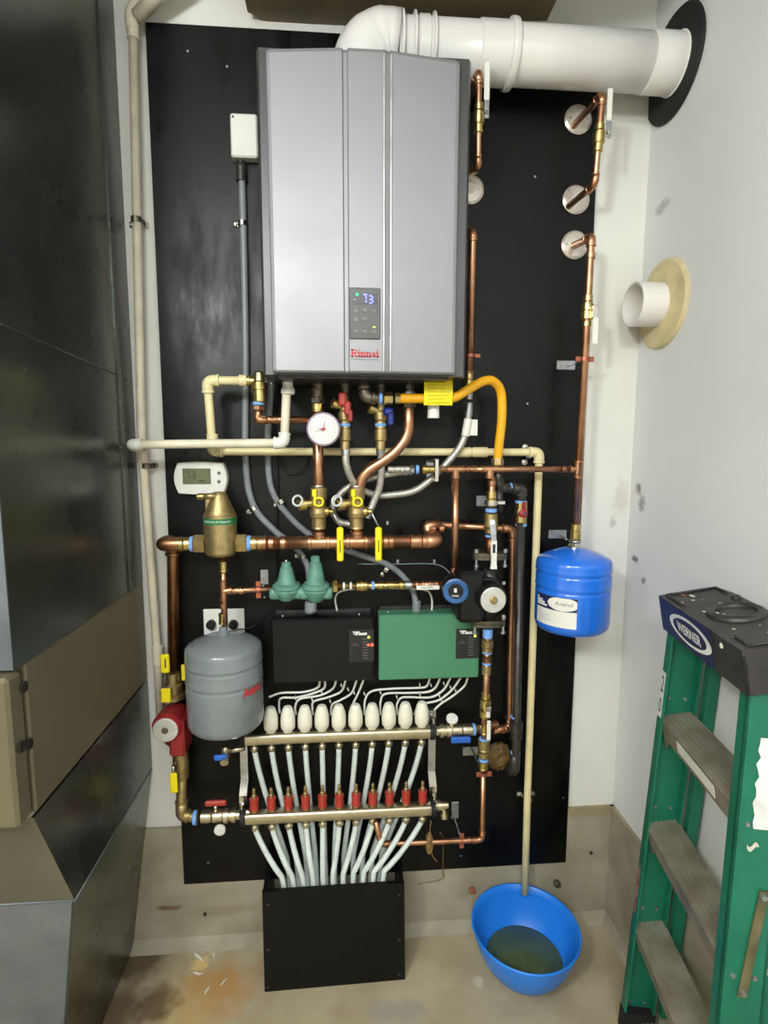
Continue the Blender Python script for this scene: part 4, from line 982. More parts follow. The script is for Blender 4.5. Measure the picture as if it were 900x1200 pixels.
# ---- PEX tubes
box_y = .167
def herm(a, ta, b, tb, n=16):
    out = []
    for i in range(n+1):
        t = i/n; out.append(a*(2*t**3-3*t*t+1)+ta*(t**3-2*t*t+t)+b*(-2*t**3+3*t*t)+tb*(t**3-t*t))
    return out
def pex(x, d, z, endx, endd, lab, grp, ztop_off=.040):
    zt_ = z-.0175-.022; a = V((x,-d,zt_+.004)); b = V((endx,-endd,.10)); L = a.z-b.z
    b1 = V((endx,-endd,.335)); L1 = a.z-b1.z
    pth = herm(a, V(((endx-x)*.45,0,-L1)), b1, V(((endx-x)*1.1,0,-L1)))+[V((endx+(xc_-endx)*.10,-endd,.22)), V((endx+(xc_-endx)*.13,-endd,.10))]; b = pth[-1]
    return solo('pex_tube', MB().tube(pth, .0080, 12), 'pex', lab, 'tube', b, grp)
xc_ = (nx[0]+nx[-1])/2
names = ['leftmost','second','third','fourth','fifth','middle','fifth','fourth','third','second','rightmost']
for k in range(N11):
    e = P(331+11.9*k,1036,.125).x
    side = 'from the left' if k < 5 else 'from the right'
    lab = '%s translucent heating tube leaving the lower rail%s' % (names[k], '' if k in (0,5,10) else ', counted '+side)
    pex(nx[k], dL, zL, e, .135, lab, 'front row of heating tubes')
    e2 = P(336+11.2*k,1030,.075).x
    lab = '%s translucent heating tube hanging from the upper rail%s' % (names[k], '' if k in (0,5,10) else ', counted '+side)
    # upper tubes pass behind the lower rail
    ztp = zU-.0175-.022; mz = zL
    a = V((nx[k],-dU,ztp+.004)); b = V((e2-(e2-xc_)*.05,-.075,.10)); b1 = V((e2,-.062,.335)); L = a.z-b1.z
    solo('pex_tube', MB().tube(herm(a, V(((b1.x-a.x)*.5,.02,-L)), b1, V(((b1.x-a.x)*1.1,-.01,-L)))+[V((e2+(xc_-e2)*.08,-.070,.22)), b], .0080, 12), 'pex', lab, 'tube', b, 'rear row of heating tubes')

# ---- black floor box
bx0 = P(307,1045,.167).x; bx1 = P(474,1036,.163).x; h0 = P(307,1046,.167).z; h1 = P(474,1036,.163).z
bxo = thing('floor_box', 'black painted plywood box on the floor collecting the heating tubes', 'box', ((bx0+bx1)/2,-.09,0))
th_ = .012
part('front_panel', MB().prism([(bx0,-.167,.001),(bx1+.004,-.160,.001),(bx1,-.160,h1),(bx0,-.167,h0)], (0,th_,0)), 'board', bxo)
part('side_panel', MB().prism([(bx0+.001,-.154,.001),(bx0+.001,-.050,.001),(bx0+.001,-.047,.03),(bx0+.001,-.004,.052),(bx0+.001,-.004,h0+.03),(bx0+.001,-.154,h0-.003)], (th_,0,0)), 'board', bxo)
part('side_panel', MB().prism([(bx1-.001,-.148,.001),(bx1-.001,-.050,.001),(bx1-.001,-.047,.03),(bx1-.001,-.004,.052),(bx1-.001,-.004,h1+.03),(bx1-.001,-.148,h1-.003)], (-th_,0,0)), 'board', bxo)
for (x,y) in ((468,1050),(468,1103),(468,1143),(314,1060),(314,1113),(314,1157)):
    c = P(x,y,.1675); part('screw', MB().lathe([(.0035,0),(.003,.0015)], V((c.x,-.164-.0035*((bx1-c.x)/(bx1-bx0)),c.z)), (0,-1,0), 8), 'iron_grey', bxo)

# ================================================================== ZONE CONTROL BOXES
def zone_box(label, px0, px1, py0, py1, d, material, lm):
    a = P(px0,py0,d); b = P(px1,py1,d); t = thing('zone_control_box', label, 'control box', ((a.x+b.x)/2,-d/2,b.z))
    part('back_plate', MB().box((a.x+.006,-.016,b.z+.004),(b.x-.006,-.0005,a.z+.012),.001), 'iron', t)
    part('cover', MB().box((a.x,-d,b.z),(b.x,-.016,a.z),.003), material, t)
    part('cover_lip', MB().box((a.x,-d+.001,a.z-.001),(b.x,-.018,a.z+.002),.001), material, t)
    for u in (.10,.86):
        part('cover_screw', MB().lathe([(.004,0),(.003,.002)], V((a.x+(b.x-a.x)*u,-d*.55,a.z+.002)), (0,0,1), 8), 'zinc', t)
    return t, a, b
zb1, a1, b1 = zone_box('black zone control box with indicator lights right of the grey tank', 318, 438, 727, 797, .072, 'black_metal', None)
zb2_, a2, b2 = zone_box('green zone control box with black label left of the pump', 444, 561, 722, 794, .072, 'green_box', None)
def taco_label(t, px0, px1, py0, py1, leds, name='front_label'):
    a = P(px0,py0,.0725); b = P(px1,py1,.0725); w = b.x-a.x; h = a.z-b.z
    l = part(name, MB().box((a.x,-.0735,b.z),(b.x,-.0715,a.z)), 'label_black', t, 'black label with white print')
    lettering(l, 'Taco', (a.x+w*.50,-.0735,a.z-h*.12), (1,0,0), (0,0,1), .0105, 'white_print', w*.46, shear=.3, offset=.0006)
    mb = MB(); 
    for i in range(3): mb.box((a.x+w*.14+i*.002,-.0741,a.z-h*(.075+.04*i)),(a.x+w*(.42-.05*i),-.0735,a.z-h*(.055+.04*i)))
    part('logo_stripes', mb, 'white_print', l)
    lettering(l, 'ZONE\nCONTROL', (a.x+w*.24,-.0735,a.z-h*.46), (1,0,0), (0,0,1), .0095, 'grey_print', w*.36)
    mb = MB()
    for i in range(8): mb.box((a.x+w*.54,-.0741,a.z-h*(.30+.085*i)),(a.x+w*.76,-.0735,a.z-h*(.285+.085*i)))
    part('indicator_captions', mb, 'grey_print', l)
    for (u,v_,m_,r_) in leds:
        part('indicator_light', MB().sphere((a.x+w*u,-.0735,a.z-h*v_), r_, 8, 6, (1,.4,1)), m_, l)
    return l
taco_label(zb1, 409, 438, 738, 775, [(.80,.24,'led_yellow',.0038),(.78,.48,'led_red',.0040),(.93,.48,'led_red',.0048)])
taco_label(zb2_, 534.5, 561, 737, 771, [(.82,.25,'led_yellow',.0038)])
# wires
d = .02
wires = [
 [(375,797),(372,806),(355,811),(330,812),(315,817)], [(381,797),(378,808),(350,817),(330,818),(327,826),(328,836)], [(394,797),(390,807),(375,815),(352,819),(346,828),(347,838)],
 [(405,797),(400,810),(385,817),(368,822),(366,830),(367,838)], [(418,797),(412,812),(400,820),(390,825),(388,832),(388,838)], [(426,797),(420,812),(414,824),(412,830),(410,838)],
 [(504,794),(500,804),(490,806),(460,807),(436,810),(428,820),(427,838)], [(516,794),(510,806),(500,811),(478,812),(452,813),(446,822),(446,838)], [(528,794),(520,808),(505,817),(480,817),(470,818),(465,826),(466,838)],
 [(540,794),(530,808),(515,820),(500,824),(490,828),(485,838)], [(548,794),(544,804),(530,816),(515,826),(504,838)]]
wn = ['first','second','third','fourth','fifth','sixth']
for i, w in enumerate(wires):
    pts = [P(x,y,.045 if j==0 else d) for j,(x,y) in enumerate(w)]
    pts[-1] = P(w[-1][0],w[-1][1],.034)
    mb = MB().tube(spline(pts,6), .0034, 8)
    lab = 'white wire under the %s control box, %s from the left' % (('black', wn[i]) if i < 6 else ('green', wn[i-6]))
    solo('control_wire', mb, 'wire', lab, 'wire', group='white wires below the control boxes')
clip_at = (((374,803),'first wire close below the black box'),((377,811),'second wire near the grey tank bend'),((346,818),'third wire where it turns down'),((366,820),'fourth wire where it turns down'),((387,822),'fifth wire where it turns down'),((400,803),'fourth wire below the black box'),((408,808),'fifth wire below the black box'),((415,812),'last wire below the black box'),
 ((427,813),'wire curving down between both boxes'),((446,812),'second wire of the green box where it turns down'),((465,817),'third wire of the green box where it turns down'),((492,803),'first wire of the green box at its bend'),((492,814),'three parallel wires under the green box'),((505,803),'second wire just under the green box'),((520,801),'third wire just under the green box'),((528,806),'fourth wire just under the green box'),((534,810),'last wire just under the green box'),((515,816),'fourth wire nearer the last actuator'),((518,823),'last wire nearer the right bracket'))
for (x,y),lab in clip_at:
    c = P(x,y,d); mb = MB(); mb.torus(c, (1,0,.4), .0046, .0017, 10, 5)
    t = thing('wire_clip', 'tiny clear clip on the '+lab, 'clip', c, 'clips on the white wires'); part('loop', mb, 'white', t)
    part('nail', MB().cyl(c+V((0,-.004,.006)), c+V((0,.018,.006)), .002, seg=6), 'zinc', t)
mb = MB().tube(spline([P(395,716,.03),P(393,700,.03),P(402,692,.04),P(430,689,.05),P(480,689.5,.05),P(500,692,.04),P(506,702,.03),P(506,718,.03)]), .0030, 8)
solo('jumper_cable', mb, 'wire', 'white cable arching between the tops of the black and green control boxes', 'cable')
lb = thing('pipe_label', 'white printed sticker on the brass line above the green control box', 'label', P(501,690,.105))
part('sticker', MB().box(P(488,691,.108), P(515,686,.110)), 'white', lb)
lettering(lb, 'COLD SUPPLY', P(501,688.5,.1105), (1,0,0), (0,0,1), .005, 'dark_print', .036)
mb = MB().tube(spline([P(420,661,.006),P(466,661,.008),P(508,661,.008),P(524,668,.01),P(530,680,.02)]), .0018, 6)
solo('black_cable', mb, 'conduit', 'thin dark cable stapled across the board toward the pump', 'cable')
for (x,y) in ((454,613),(466,658),(509,658)):
    c = P(x,y,.004); solo('cable_staple', MB().box(c+V((-.004,0,-.006)), c+V((.004,.004,.006)), .001), 'zinc', {613:'small staple on bare board right of the S-bent riser',658:'small staple over the thin cable'}[y] + ('' if y==613 else (' above the brass line' if x==466 else ' near the vertical copper pipe')), 'staple')

# ================================================================== BACKFLOW PREVENTER (two green bodies) and brass line
DB = .090
bf = thing('pressure_regulator', 'left green cast valve with a bare screw on its cone', 'valve', P(338,705,DB))
def green_body(t, px, pyt, pyb, w):
    c = P(px, 690, DB); zt_ = P(px,pyt,DB).z; zb_ = P(px,pyb,DB).z
    part('cone', MB().lathe([(.031,0),(.027,.014),(.023,(zt_-c.z)*.40),(.0165,(zt_-c.z)*.78),(.0135,(zt_-c.z)*.80),(.0125,(zt_-c.z)*.97),(.008,zt_-c.z)], c+V((0,0,.004)), (0,0,1), 20), 'green_cast', t)
    part('bonnet', MB().lathe([(.036,0),(.039,.003),(.039,.012),(.032,.016)], c+V((0,0,.0)), (0,0,1), 10), 'green_cast', t)
    part('lower_body', MB().slathe([(.012,zb_-c.z),(.022,(zb_-c.z)*.85),(.030,(zb_-c.z)*.45),(.037,-.006),(.037,0)], c, (0,0,1), 20), 'green_cast', t)
    part('side_boss', MB().lathe([(.015,-.046),(.018,-.040),(.018,.040),(.015,.046)], c+V((0,0,-.012)), (1,0,0), 14), 'green_cast', t)
    for k in range(6):
        a_ = pi/6+k*pi/3; part('bolt', MB().lathe([(.0035,0),(.0035,.004)], c+V((.034*math.cos(a_),.034*math.sin(a_),.012)), (0,0,1), 6), 'green_cast', t)
    return c
c = green_body(bf, 336, 660, 704, 0)
part('adjusting_screw', MB().lathe([(.005,0),(.005,.008),(.003,.012)], V((c.x,-DB,P(336,661,DB).z)), (0,0,1), 8), 'zinc', bf)
bf2 = thing('backflow_preventer', 'right green cast valve, taller cone with pale drain cup below', 'valve', P(370,712,DB))
c = green_body(bf2, 370, 653, 705, 0)
part('drain_cup', MB().lathe([(.016,0),(.017,-.026),(.013,-.028)], V((P(364,706,DB).x,-DB,P(364,705,DB).z)), (0,0,1), 16), 'conduit', bf2)
bl = thing('brass_water_line', 'row of brass fittings from green valves to the copper tee left of the pump', 'pipe', P(450,690,DB))
zbl = P(450,686,DB).z
def bx_(px): return P(px,686,DB).x
hexnut(bl, (bx_(393),-DB,zbl), (1,0,0), .018, .014, 'brass')
part('pipe', MB().cyl((bx_(388),-DB,zbl),(bx_(533),-DB,zbl),.0088,seg=14), 'brass', bl)
for (x,L,q,m_) in ((403,.006,.011,'white'),(411,.006,.011,'white'),(424,.030,.0150,'brass'),(424,.012,.0165,'brass'),(446,.016,.0115,'brass'),(458,.020,.0118,'brass'),(470,.014,.0128,'brass'),(478,.02,.0120,'zinc')):
    collar(bl, (bx_(x),-DB,zbl), (1,0,0), q, L, m_, 'fitting')
tape(bl, (bx_(437),-DB,zbl), (1,0,0), .0120, .008)
part('copper_stub', MB().cyl((bx_(484),-DB,zbl),(bx_(526),-DB,zbl),.0095,seg=14), 'copper', bl)
for x in (488,495,503,511,519): collar(bl, (bx_(x),-DB,zbl), (1,0,0), .0112, .010, 'copper')
tee(bl, (bx_(533),-DB,zbl), (0,0,1), (-1,0,0), .0098, 'copper', .045)

# ================================================================== RIGHT SIDE COPPER
DR = .10
zc = P(600,550,DR).z
mh = thing('copper_cold_line', 'thin horizontal copper pipe at mid height joining the tall right riser', 'pipe', P(600,556,DR))
X = lambda px: P(px,550,DR).x
part('pipe', MB().cyl((X(516),-DR,zc),(X(676),-DR,zc),.0085,seg=14), 'copper', mh)
tee(mh, (X(534),-DR,zc), (1,0,0), (0,0,-1), .0085, 'copper', .048, .0098); tee(mh, (X(574),-DR,zc), (1,0,0), (0,0,-1), .0085, 'copper', .048, .0098)
for x in (548,556,588,660): collar(mh, (X(x),-DR,zc), (1,0,0), .0100, .012, 'copper')
part('brass_adapter', MB().lathe([(.0105,-.024),(.0125,-.02),(.0125,-.008),(.0105,-.005),(.0105,.02)], (X(505),-DR,zc), (1,0,0), 14), 'brass', mh)
tape(mh, (X(489),-DR,zc), (1,0,0), .0120, .008); hexnut(mh, (X(483),-DR,zc), (1,0,0), .012, .010, 'zinc')
part('flex_end', MB().lathe([(.0085,0),(.0095,-.006),(.0085,-.012),(.0095,-.018),(.0085,-.024),(.0095,-.030),(.0085,-.036),(.009,-.06)], (X(480),-DR,zc), (1,0,0), 12), 'braid', mh)
t = thing('pipe_hanger', 'zinc bracket and strap over the left end of the mid-height copper line', 'bracket', P(511,560,.0)); c = P(505,548,0)
part('plate', MB().box((c.x-.014,-.003,c.z-.028),(c.x+.012,-.0003,c.z+.022),.001), 'zinc', t)
part('strap', MB().box((X(511)-.006,-DR-.012,zc-.034),(X(511)+.006,-DR+.012,zc+.030),.002), 'chrome', t)
part('arm', MB().cyl((X(511),-DR+.01,zc+.022),(X(508),-.001,zc+.020),.004,seg=8), 'zinc', t)
# middle down pipe
md = thing('copper_drop_pipe', 'vertical copper pipe dropping from mid-height line to the tee left of the pump', 'pipe', P(533,680,.095))
part('pipe', MB().cyl((X(534),-DR,zc-.02),(bx_(533),-DB,zbl+.01),.0102,seg=14), 'copper', md)
for y in (566,668): collar(md, P(533.5 if y==566 else 532.5,y,.096), (0,0,1), .0120, .014, 'copper')
# main right riser
rm = thing('copper_main_riser', 'tall copper riser at right edge of the board above the blue tank', 'pipe', P(675,630,DR))
pt = [P(672,288,.004), P(693,278,DR), P(677,560,DR), P(674,632,.104)]
run(rm, pt[:2]+[pt[3]], .0102, 'copper', R=.016, fit=1.2)
tee(rm, P(677.5,550,DR), (0,0,1), (-1,0,0), .0105, 'copper', .05, .0085)
for y in (300,): collar(rm, P(692,y,DR), (0,0,1), .0122, .016, 'copper')
for (y,L,q) in ((350,.016,.0130),(360,.020,.0150),(370,.022,.0165),(380,.014,.0130)):
    x_ = 692.6+(y-278)*(-15.0/282); collar(rm, P(x_,y,DR), (0,0,1), q, L, 'brass', 'valve_body')
c = P(690,366,DR); lv = part('lever', MB().box(c+V((.000,-.026,-.020)), c+V((.016,-.014,.014)), .002), 'chrome', rm)
part('handle_grip', MB().box(c+V((.002,-.028,-.090)), c+V((.018,-.019,-.018)), .003), 'white', lv, 'white lever grip')
for (y,q,L) in ((618,.0125,.02),(627,.0140,.024)): collar(rm, P(674.5,y,.103), (0,0,1), q, L, 'brass', 'adapter')
def escutcheon(px, py, lab):
    c = P(px,py,.001); t = thing('wall_escutcheon', lab, 'escutcheon', (c.x,0,c.z-.035), 'round pipe plates at the right of the board')
    part('plate', MB().lathe([(.039,0),(.039,.002),(.033,.006),(.014,.008)], V((c.x,0,c.z)), (0,-1,0), 28), 'escutcheon', t)
    for sg in (-1,1): part('screw', MB().lathe([(.003,.0),(.0025,.002)], V((c.x+sg*.024,-.0062,c.z)), (0,-1,0), 8), 'chrome', t)
escutcheon(677.5,140,'round chrome wall plate just below the flue, topmost of the right three')
escutcheon(675,234,'round chrome wall plate between the highest and lowest right-hand plates')
escutcheon(673.5,287,'round chrome wall plate at the top of the tall copper riser')
escutcheon(551,222,'round chrome wall plate half hidden behind the heater right side')
def loop(label, w0, e0, w1, e1, handle, r=.0085):
    t = thing('copper_valve_loop', label, 'pipe', e1)
    run(t, [w0, e0, e1, w1], r, 'copper', R=.018)
    ax = (e0-e1).normalized(); L = (e0-e1).length; c = e1+ax*L*.52
    for (k,q,Lc) in ((.025,.0115,.016),(.0,.0150,.026),(-.022,.0120,.02)): collar(t, c+ax*k, ax, q, Lc, 'brass', 'valve_body')
    hp = part('lever', MB().box(c+V((.007,-.026,-.012)), c+V((.021,-.021,.030)), .002), 'zinc', t, 'chrome lever')
    part('handle_grip', MB().box(c+V((.007,-.028,.028)), c+V((.021,-.021,handle)), .003), 'white', hp, 'white lever grip')
    part('lever_bolt', MB().lathe([(.006,0),(.005,.003)], c+V((.013,-.026,.0)), (0,-1,0), 8), 'chrome', hp)
    return t
loop('copper loop with white-handled valve at top right of the board below the flue', P(672,148,.005), P(706,110,.135), P(666,242,.005), P(697,216,.115), .105)
loop('copper loop with white-handled valve hugging the upper right edge of the heater', P(548,122,.02), P(561,84,.16), P(548,205,.04), P(560,196,.13), .115)
# right-of-heater pipe down to hose
rh = thing('copper_side_pipe', 'copper pipe running down beside the right edge of the heater to a braided hose', 'pipe', P(549,480,.055))
run(rh, [P(540,276,.004), P(554,272,.075), P(550,438,.06)], .0102, 'copper', R=.016, fit=1.2)
for (y,q,L,m_) in ((440,.0125,.022,'brass'),(449,.0140,.018,'brass'),(462,.0115,.03,'zinc'),(476,.0110,.02,'zinc')): collar(rh, P(549.5,y,.057), (0,0,1), q, L, m_, 'adapter')
t = thing('pipe_clamp', 'copper-coloured clamp on the pipe beside the heater lower right corner', 'clamp', P(553,418,.06)); c = P(551,417,.062)
part('ring', MB().lathe([(.0106,-.005),(.0135,-.005),(.0135,.005),(.0106,.005)], c, (0,0,1), 14, cap=False), 'red_bell', t)
part('ring_ear', MB().box(c+V((.012,-.004,-.005)), c+V((.028,.004,.005)), .001), 'red_bell', t); part('arm', MB().cyl(c+V((.012,.0,0)), V((c.x+.012,-.001,c.z)), .003, seg=8), 'zinc', t)
bell_hanger('zinc plate and copper ring on the tall riser below its white lever', (663,428), (668,428), (685,421,DR), (0,0,1), .0102, plate_size=(.028,.013))
t = thing('tank_bracket', 'zinc plate with wire arm just above the blue tank', 'bracket', P(653,632,.0)); c = P(653,626,0)
part('plate', MB().box((c.x-.028,-.003,c.z-.013),(c.x+.028,-.0003,c.z+.013),.001), 'zinc', t)
part('arm', MB().tube([P(652,625,.003), P(664,632,.09)], .003, 8), 'zinc', t)
part('ring', MB().torus(P(674,634,.104), (0,0,1), .016, .003, 20, 6), 'chrome', t)
# blue tank
bd = .109
tz1_ = P(672,641,bd).z; tz0_ = P(668,751,bd+.085).z; bxx = P(670.5,700,bd).x
bt = tank('pressure_tank', 'bright blue pressure tank hanging from the tall riser on the right', bxx, -bd, tz0_, tz1_, .1035, 'blue_paint', (.54,.72))
part('neck', MB().lathe([(.018,-.010),(.018,.003),(.012,.012)], (bxx,-bd,tz1_), (0,0,1), 14), 'chrome', bt)
axp = (bxx,-bd); a0, a1_ = -1.50, -.28
lz0, lz1 = tz0_+.036, tz0_+.120
l = part('label', curved_patch(axp,.1041,a0,a1_,lz0,lz1), 'white', bt, 'white and navy printed label')
part('label_band', curved_patch(axp,.1046,a0,a1_,lz0+.046,lz1), 'navy', l)
ctr = (a0+(a1_-a0)*.70); vs = []; ncol = 22
for k in range(ncol+1):
    u = -1+2*k/ncol; aa = min(a1_, ctr+.42*u); hh = .019*math.sqrt(max(0.0004,1-u*u))
    for zz_ in (lz1-.018-hh, min(lz1-.0008, lz1-.018+hh)): vs.append((axp[0]+.1051*math.sin(aa), axp[1]-.1051*math.cos(aa), zz_))
part('label_oval', MB().add(vs, [(2*k,2*k+2,2*k+3,2*k+1) for k in range(ncol)], True), 'white', l)
lettering(l, 'Amtrol', (0,0,lz1-.017), (1,0,0), (0,0,1), .011, 'grey_print', .050, wrap=(axp,.1058,ctr+.03), shear=.2)
mb = MB()
for i in range(4):
    m2 = curved_patch(axp,.1053,a0+.03,a0+.10+.08*(i+1)*(1 if i else .2),lz1-.010-.0065*i-.002,lz1-.007-.0065*i,6); mb.add(m2.v, m2.f)
part('label_print', mb, 'white_print', l)
mb = MB()
for i in range(6):
    m2 = curved_patch(axp,.1046,a0+.06,a0+.25+.09*((i*3)%5),lz0+.034-.0055*i-.0015,lz0+.034-.0055*i,6); mb.add(m2.v, m2.f)
part('label_print', mb, mat('faint_print',(190,194,190),.5), l)

# ================================================================== GAS LINE
gh = thing('gas_hose', 'bright yellow flexible gas hose arching right from beneath the heater', 'hose', P(584,540,.08))
gp = spline([P(466,467,.15),P(500,467,.15),P(528,467,.15),P(548,457,.145),P(566,447,.13),P(578,447,.12),P(587,460,.105),P(588,490,.10),P(585,520,.095),P(583,542,.09)], 8)
part('tube', MB().tube(gp, .0125, 16), 'hose_yellow', gh)
hexnut(gh, P(455,467,.15), (1,0,0), .017, .022, 'brass'); hexnut(gh, P(466,467,.15), (1,0,0), .015, .014, 'bronze', 'hose_end')
hexnut(gh, P(583,541,.09), (0,0,1), .017, .020, 'bronze')
t = thing('warning_tag', 'yellow printed tag wrapped round the gas hose under the heater', 'tag', P(513,475,.16))
a = P(497,441,.165); b_ = P(530,475,.165); n_ = 6; vs = []
for k in range(n_+1):
    u = k/n_; zz = a.z+(b_.z-a.z)*u; yy = -.165-.004*math.sin(pi*u)
    for xx in (a.x,b_.x): vs += [(xx,yy,zz),(xx,yy+.001,zz)]
mb = MB(); 
for k in range(n_):
    o = 4*k; mb.add([vs[o],vs[o+2],vs[o+6],vs[o+4]],[(0,1,2,3)]); mb.add([vs[o+1],vs[o+3],vs[o+7],vs[o+5]],[(0,3,2,1)])
part('sheet', mb, 'tag_yellow', t)
mb = MB()
for i in range(7): mb.box((a.x+.008,-.1698,a.z-.012-.009*i-.001),(b_.x-.008-.006*(i%3),-.1694,a.z-.012-.009*i))
part('print_lines', mb, mat('tag_print',(196,176,30),.5), t)
ge = thing('gas_elbow', 'grey iron elbow feeding the yellow gas hose under the heater', 'pipe', P(432,470,.14))
run(ge, [P(425,438,.15), P(428,466,.15), P(452,467,.15)], .0135, 'iron_grey', R=.030, fit=1.2)
tape(ge, P(446,467,.15), (1,0,0), .0150, .008)
part('inlet_collar', MB().lathe([(.016,0),(.016,.02)], P(424,444,.15), (0,0,1), 12), 'red_paint', ge, 'red-painted collar')
gi = thing('gas_pipe', 'black iron gas pipe running down the board right of the pump', 'pipe', P(603,905,.06))
run(gi, [P(583,549,.085), P(585,572,.075), P(611,573,.065), P(611,590,.065)], .0125, 'iron', R=.02, fit=1.25)
run(gi, [P(610,612,.07), P(604.5,890,.07), P(603,905,.066), P(594,903,.004)], .0125, 'iron', R=.016, fit=0)
part('elbow', MB().tube(bend([P(603.5,884,.065), P(602.5,904,.064), P(594,902,.010)], .03), .0165, 14), 'iron', gi)
part('drip_leg', MB().tube([P(585,572,.075), P(584,600,.075)], .0125, 12), 'iron', gi)
collar(gi, P(604.5,851,.065), (0,0,1), .0195, .030, 'iron', 'union'); collar(gi, P(604.5,862,.065), (0,0,1), .0170, .020, 'iron', 'union')
for (x,y,) in ((598,571.5),): tape(gi, P(x,y,.068), (1,0,0), .0140, .006)
for y in (840,882): tape(gi, P(604,y,.065), (0,0,1), .0145, .006)
gv = thing('gas_valve', 'brass gas cock with red T-handle on the black iron pipe', 'valve', P(611,612,.065))
part('body', MB().lathe([(.014,-.035),(.017,-.030),(.017,-.010),(.019,0),(.017,.010),(.017,.030),(.014,.035)], P(610.5,601,.065), (0,0,1), 14), 'brass', gv)
for y in (588,615): tape(gv, P(610.5,y,.065), (0,0,1), .0165, .007)
c = P(613,600,.09); mb = MB(); mb.box(c+V((-.004,-.006,-.004)), c+V((.006,.002,.030)), .003); mb.lathe([(.012,0),(.012,.010),(.006,.014)], c+V((0,.004,-.004)), (0,-1,0), 16)
part('handle', mb, 'red_paint', gv); part('handle_screw', MB().lathe([(.004,0),(.003,.002)], c+V((0,-.010,-.004)), (0,-1,0), 8), 'blue_dial', gv)

# ================================================================== PUMP COLUMN (right)
cxp = P(574,600,DR)
bvl = thing('lever_valve', 'bronze ball valve with long white lever above the black pump', 'valve', P(575,640,DR))
zz = lambda y, x=575: P(x,y,DR).z
xx5 = P(575,620,DR).x
part('pipe', MB().cyl((xx5,-DR,zc-.02),(xx5,-DR,zz(600)),.0102,seg=14), 'copper', bvl)
collar(bvl, (xx5,-DR,zz(566)), (0,0,1), .0118, .014, 'copper')
part('adapter', MB().lathe([(.0125,-.020),(.0150,-.018),(.0135,.0),(.0150,.004),(.0135,.022)], (xx5,-DR,zz(585)), (0,0,1), 14), 'brass', bvl)
tape(bvl, (xx5,-DR,zz(598)), (0,0,1), .0160, .010)
part('body', MB().lathe([(.0145,.026),(.0180,.024),(.0190,.004),(.0200,-.010),(.0165,-.020),(.0165,-.030)], (xx5,-DR,zz(612)), (0,0,1), 16), 'bronze', bvl)
tape(bvl, (xx5,-DR,zz(628)), (0,0,1), .0150, .006)
part('nipple', MB().cyl((xx5,-DR,zz(629)),(xx5,-DR,zz(652)),.0135,seg=14), 'copper_dark', bvl)
pa, pb_, pc = P(576,612,.135), P(579,632,.142), P(579,666,.142)
lv = part('lever', MB().prism([P(573.5,611,.138),P(577,609,.138),P(581,613,.138),P(582,634,.142),P(576,634,.142)], (0,.004,0)), 'zinc', bvl, 'chrome lever')
part('handle_grip', MB().prism([P(575.5,634,.145),P(582.5,634,.145),P(582,660,.145),P(582.5,667,.145),P(575,667,.145),P(576,660,.145)], (0,.008,0)), 'white', lv, 'white lever grip')
part('grip_print', MB().box(P(577.5,638,.1452), P(580.5,648,.1458)), 'dark_print', lv)
part('stem', MB().cyl((xx5,-DR-.01,zz(612)), P(577,612,.14), .007, seg=10), 'zinc', bvl)
t = thing('pipe_hanger', 'small zinc plate with chrome clamp beside the blue tape above the white lever', 'bracket', P(566,590,0)); c = P(565,587,0)
part('plate', MB().box((c.x-.018,-.003,c.z-.016),(c.x+.016,-.0003,c.z+.016),.001), 'zinc', t)
q = P(588,589,.085); part('clamp', MB().box(q+V((-.016,-.004,-.006)), q+V((.010,.004,.006)), .002), 'chrome', t); part('arm', MB().cyl((q.x-.006,-.08,q.z),(c.x+.01,-.002,q.z),.003,seg=8), 'zinc', t)
part('ring', MB().lathe([(.0158,-.006),(.0185,-.006),(.0185,.006),(.0158,.006)], (xx5,-DR,zz(589)), (0,0,1), 16, cap=False), 'chrome', t)
def flange_pair(t, y, up):
    c = V((xx5,-DR,zz(y))); mb = MB()
    for (dz,hh) in ((.0,.009),(.010,.009)):
        ring_ = []
        for k in range(24):
            a_ = 2*pi*k/24; r_ = .030+.020*abs(math.cos(a_))**3; ring_.append(V((c.x+r_*math.cos(a_), c.y+r_*.9*math.sin(a_)*(.85), c.z+dz)))
        mb.rings([ring_, [q+V((0,0,hh)) for q in ring_]], True, False)
    part('flange', mb, 'iron_grey', t)
    for sg in (-1,1):
        part('flange_bolt', MB().lathe([(.0075,.030),(.0075,.020),(.004,.019),(.004,-.014),(.0075,-.015),(.0075,-.022)], c+V((sg*.041,-.008,0)), (0,0,1), 6), 'zinc', t)
pu = thing('circulator_pump', 'black circulator pump with blue dial and silver round plate', 'pump', (xx5,-DR,zz(735)))
flange_pair(pu, 655, 1); flange_pair(pu, 733, -1)
part('volute', MB().slathe([(.017,.075),(.019,.055),(.028,.040),(.040,.020),(.043,0),(.040,-.022),(.028,-.038),(.020,-.050),(.018,-.070)], (xx5,-DR,zz(697)), (0,0,1), 22), 'iron', pu)
fc = P(578,703,.20)
part('motor', MB().lathe([(.044,-.085),(.047,-.080),(.047,-.060),(.041,-.056),(.041,-.010),(.038,-.002)], fc, (.02,-1,.02), 30), 'black_plastic', pu)
part('face_plate', MB().lathe([(.0345,-.002),(.0345,.002),(.032,.003)], fc, (.02,-1,.02), 30), 'disc', pu, 'round silver name plate')
part('centre_screw', MB().lathe([(.0105,0),(.0105,.005),(.008,.007)], fc+V((0,-.002,0)), (.02,-1,.02), 16), 'bronze', pu)
tb0 = P(523,672,.18); tb1 = P(566,722,.18)
part('timer_housing', MB().box((P(540,690,.15).x-.012,-.172,P(540,728,.15).z),(P(566,690,.15).x,-.075,P(540,668,.15).z),.010), 'black_plastic', pu, 'black terminal housing')
dc = P(534,692.5,.165)
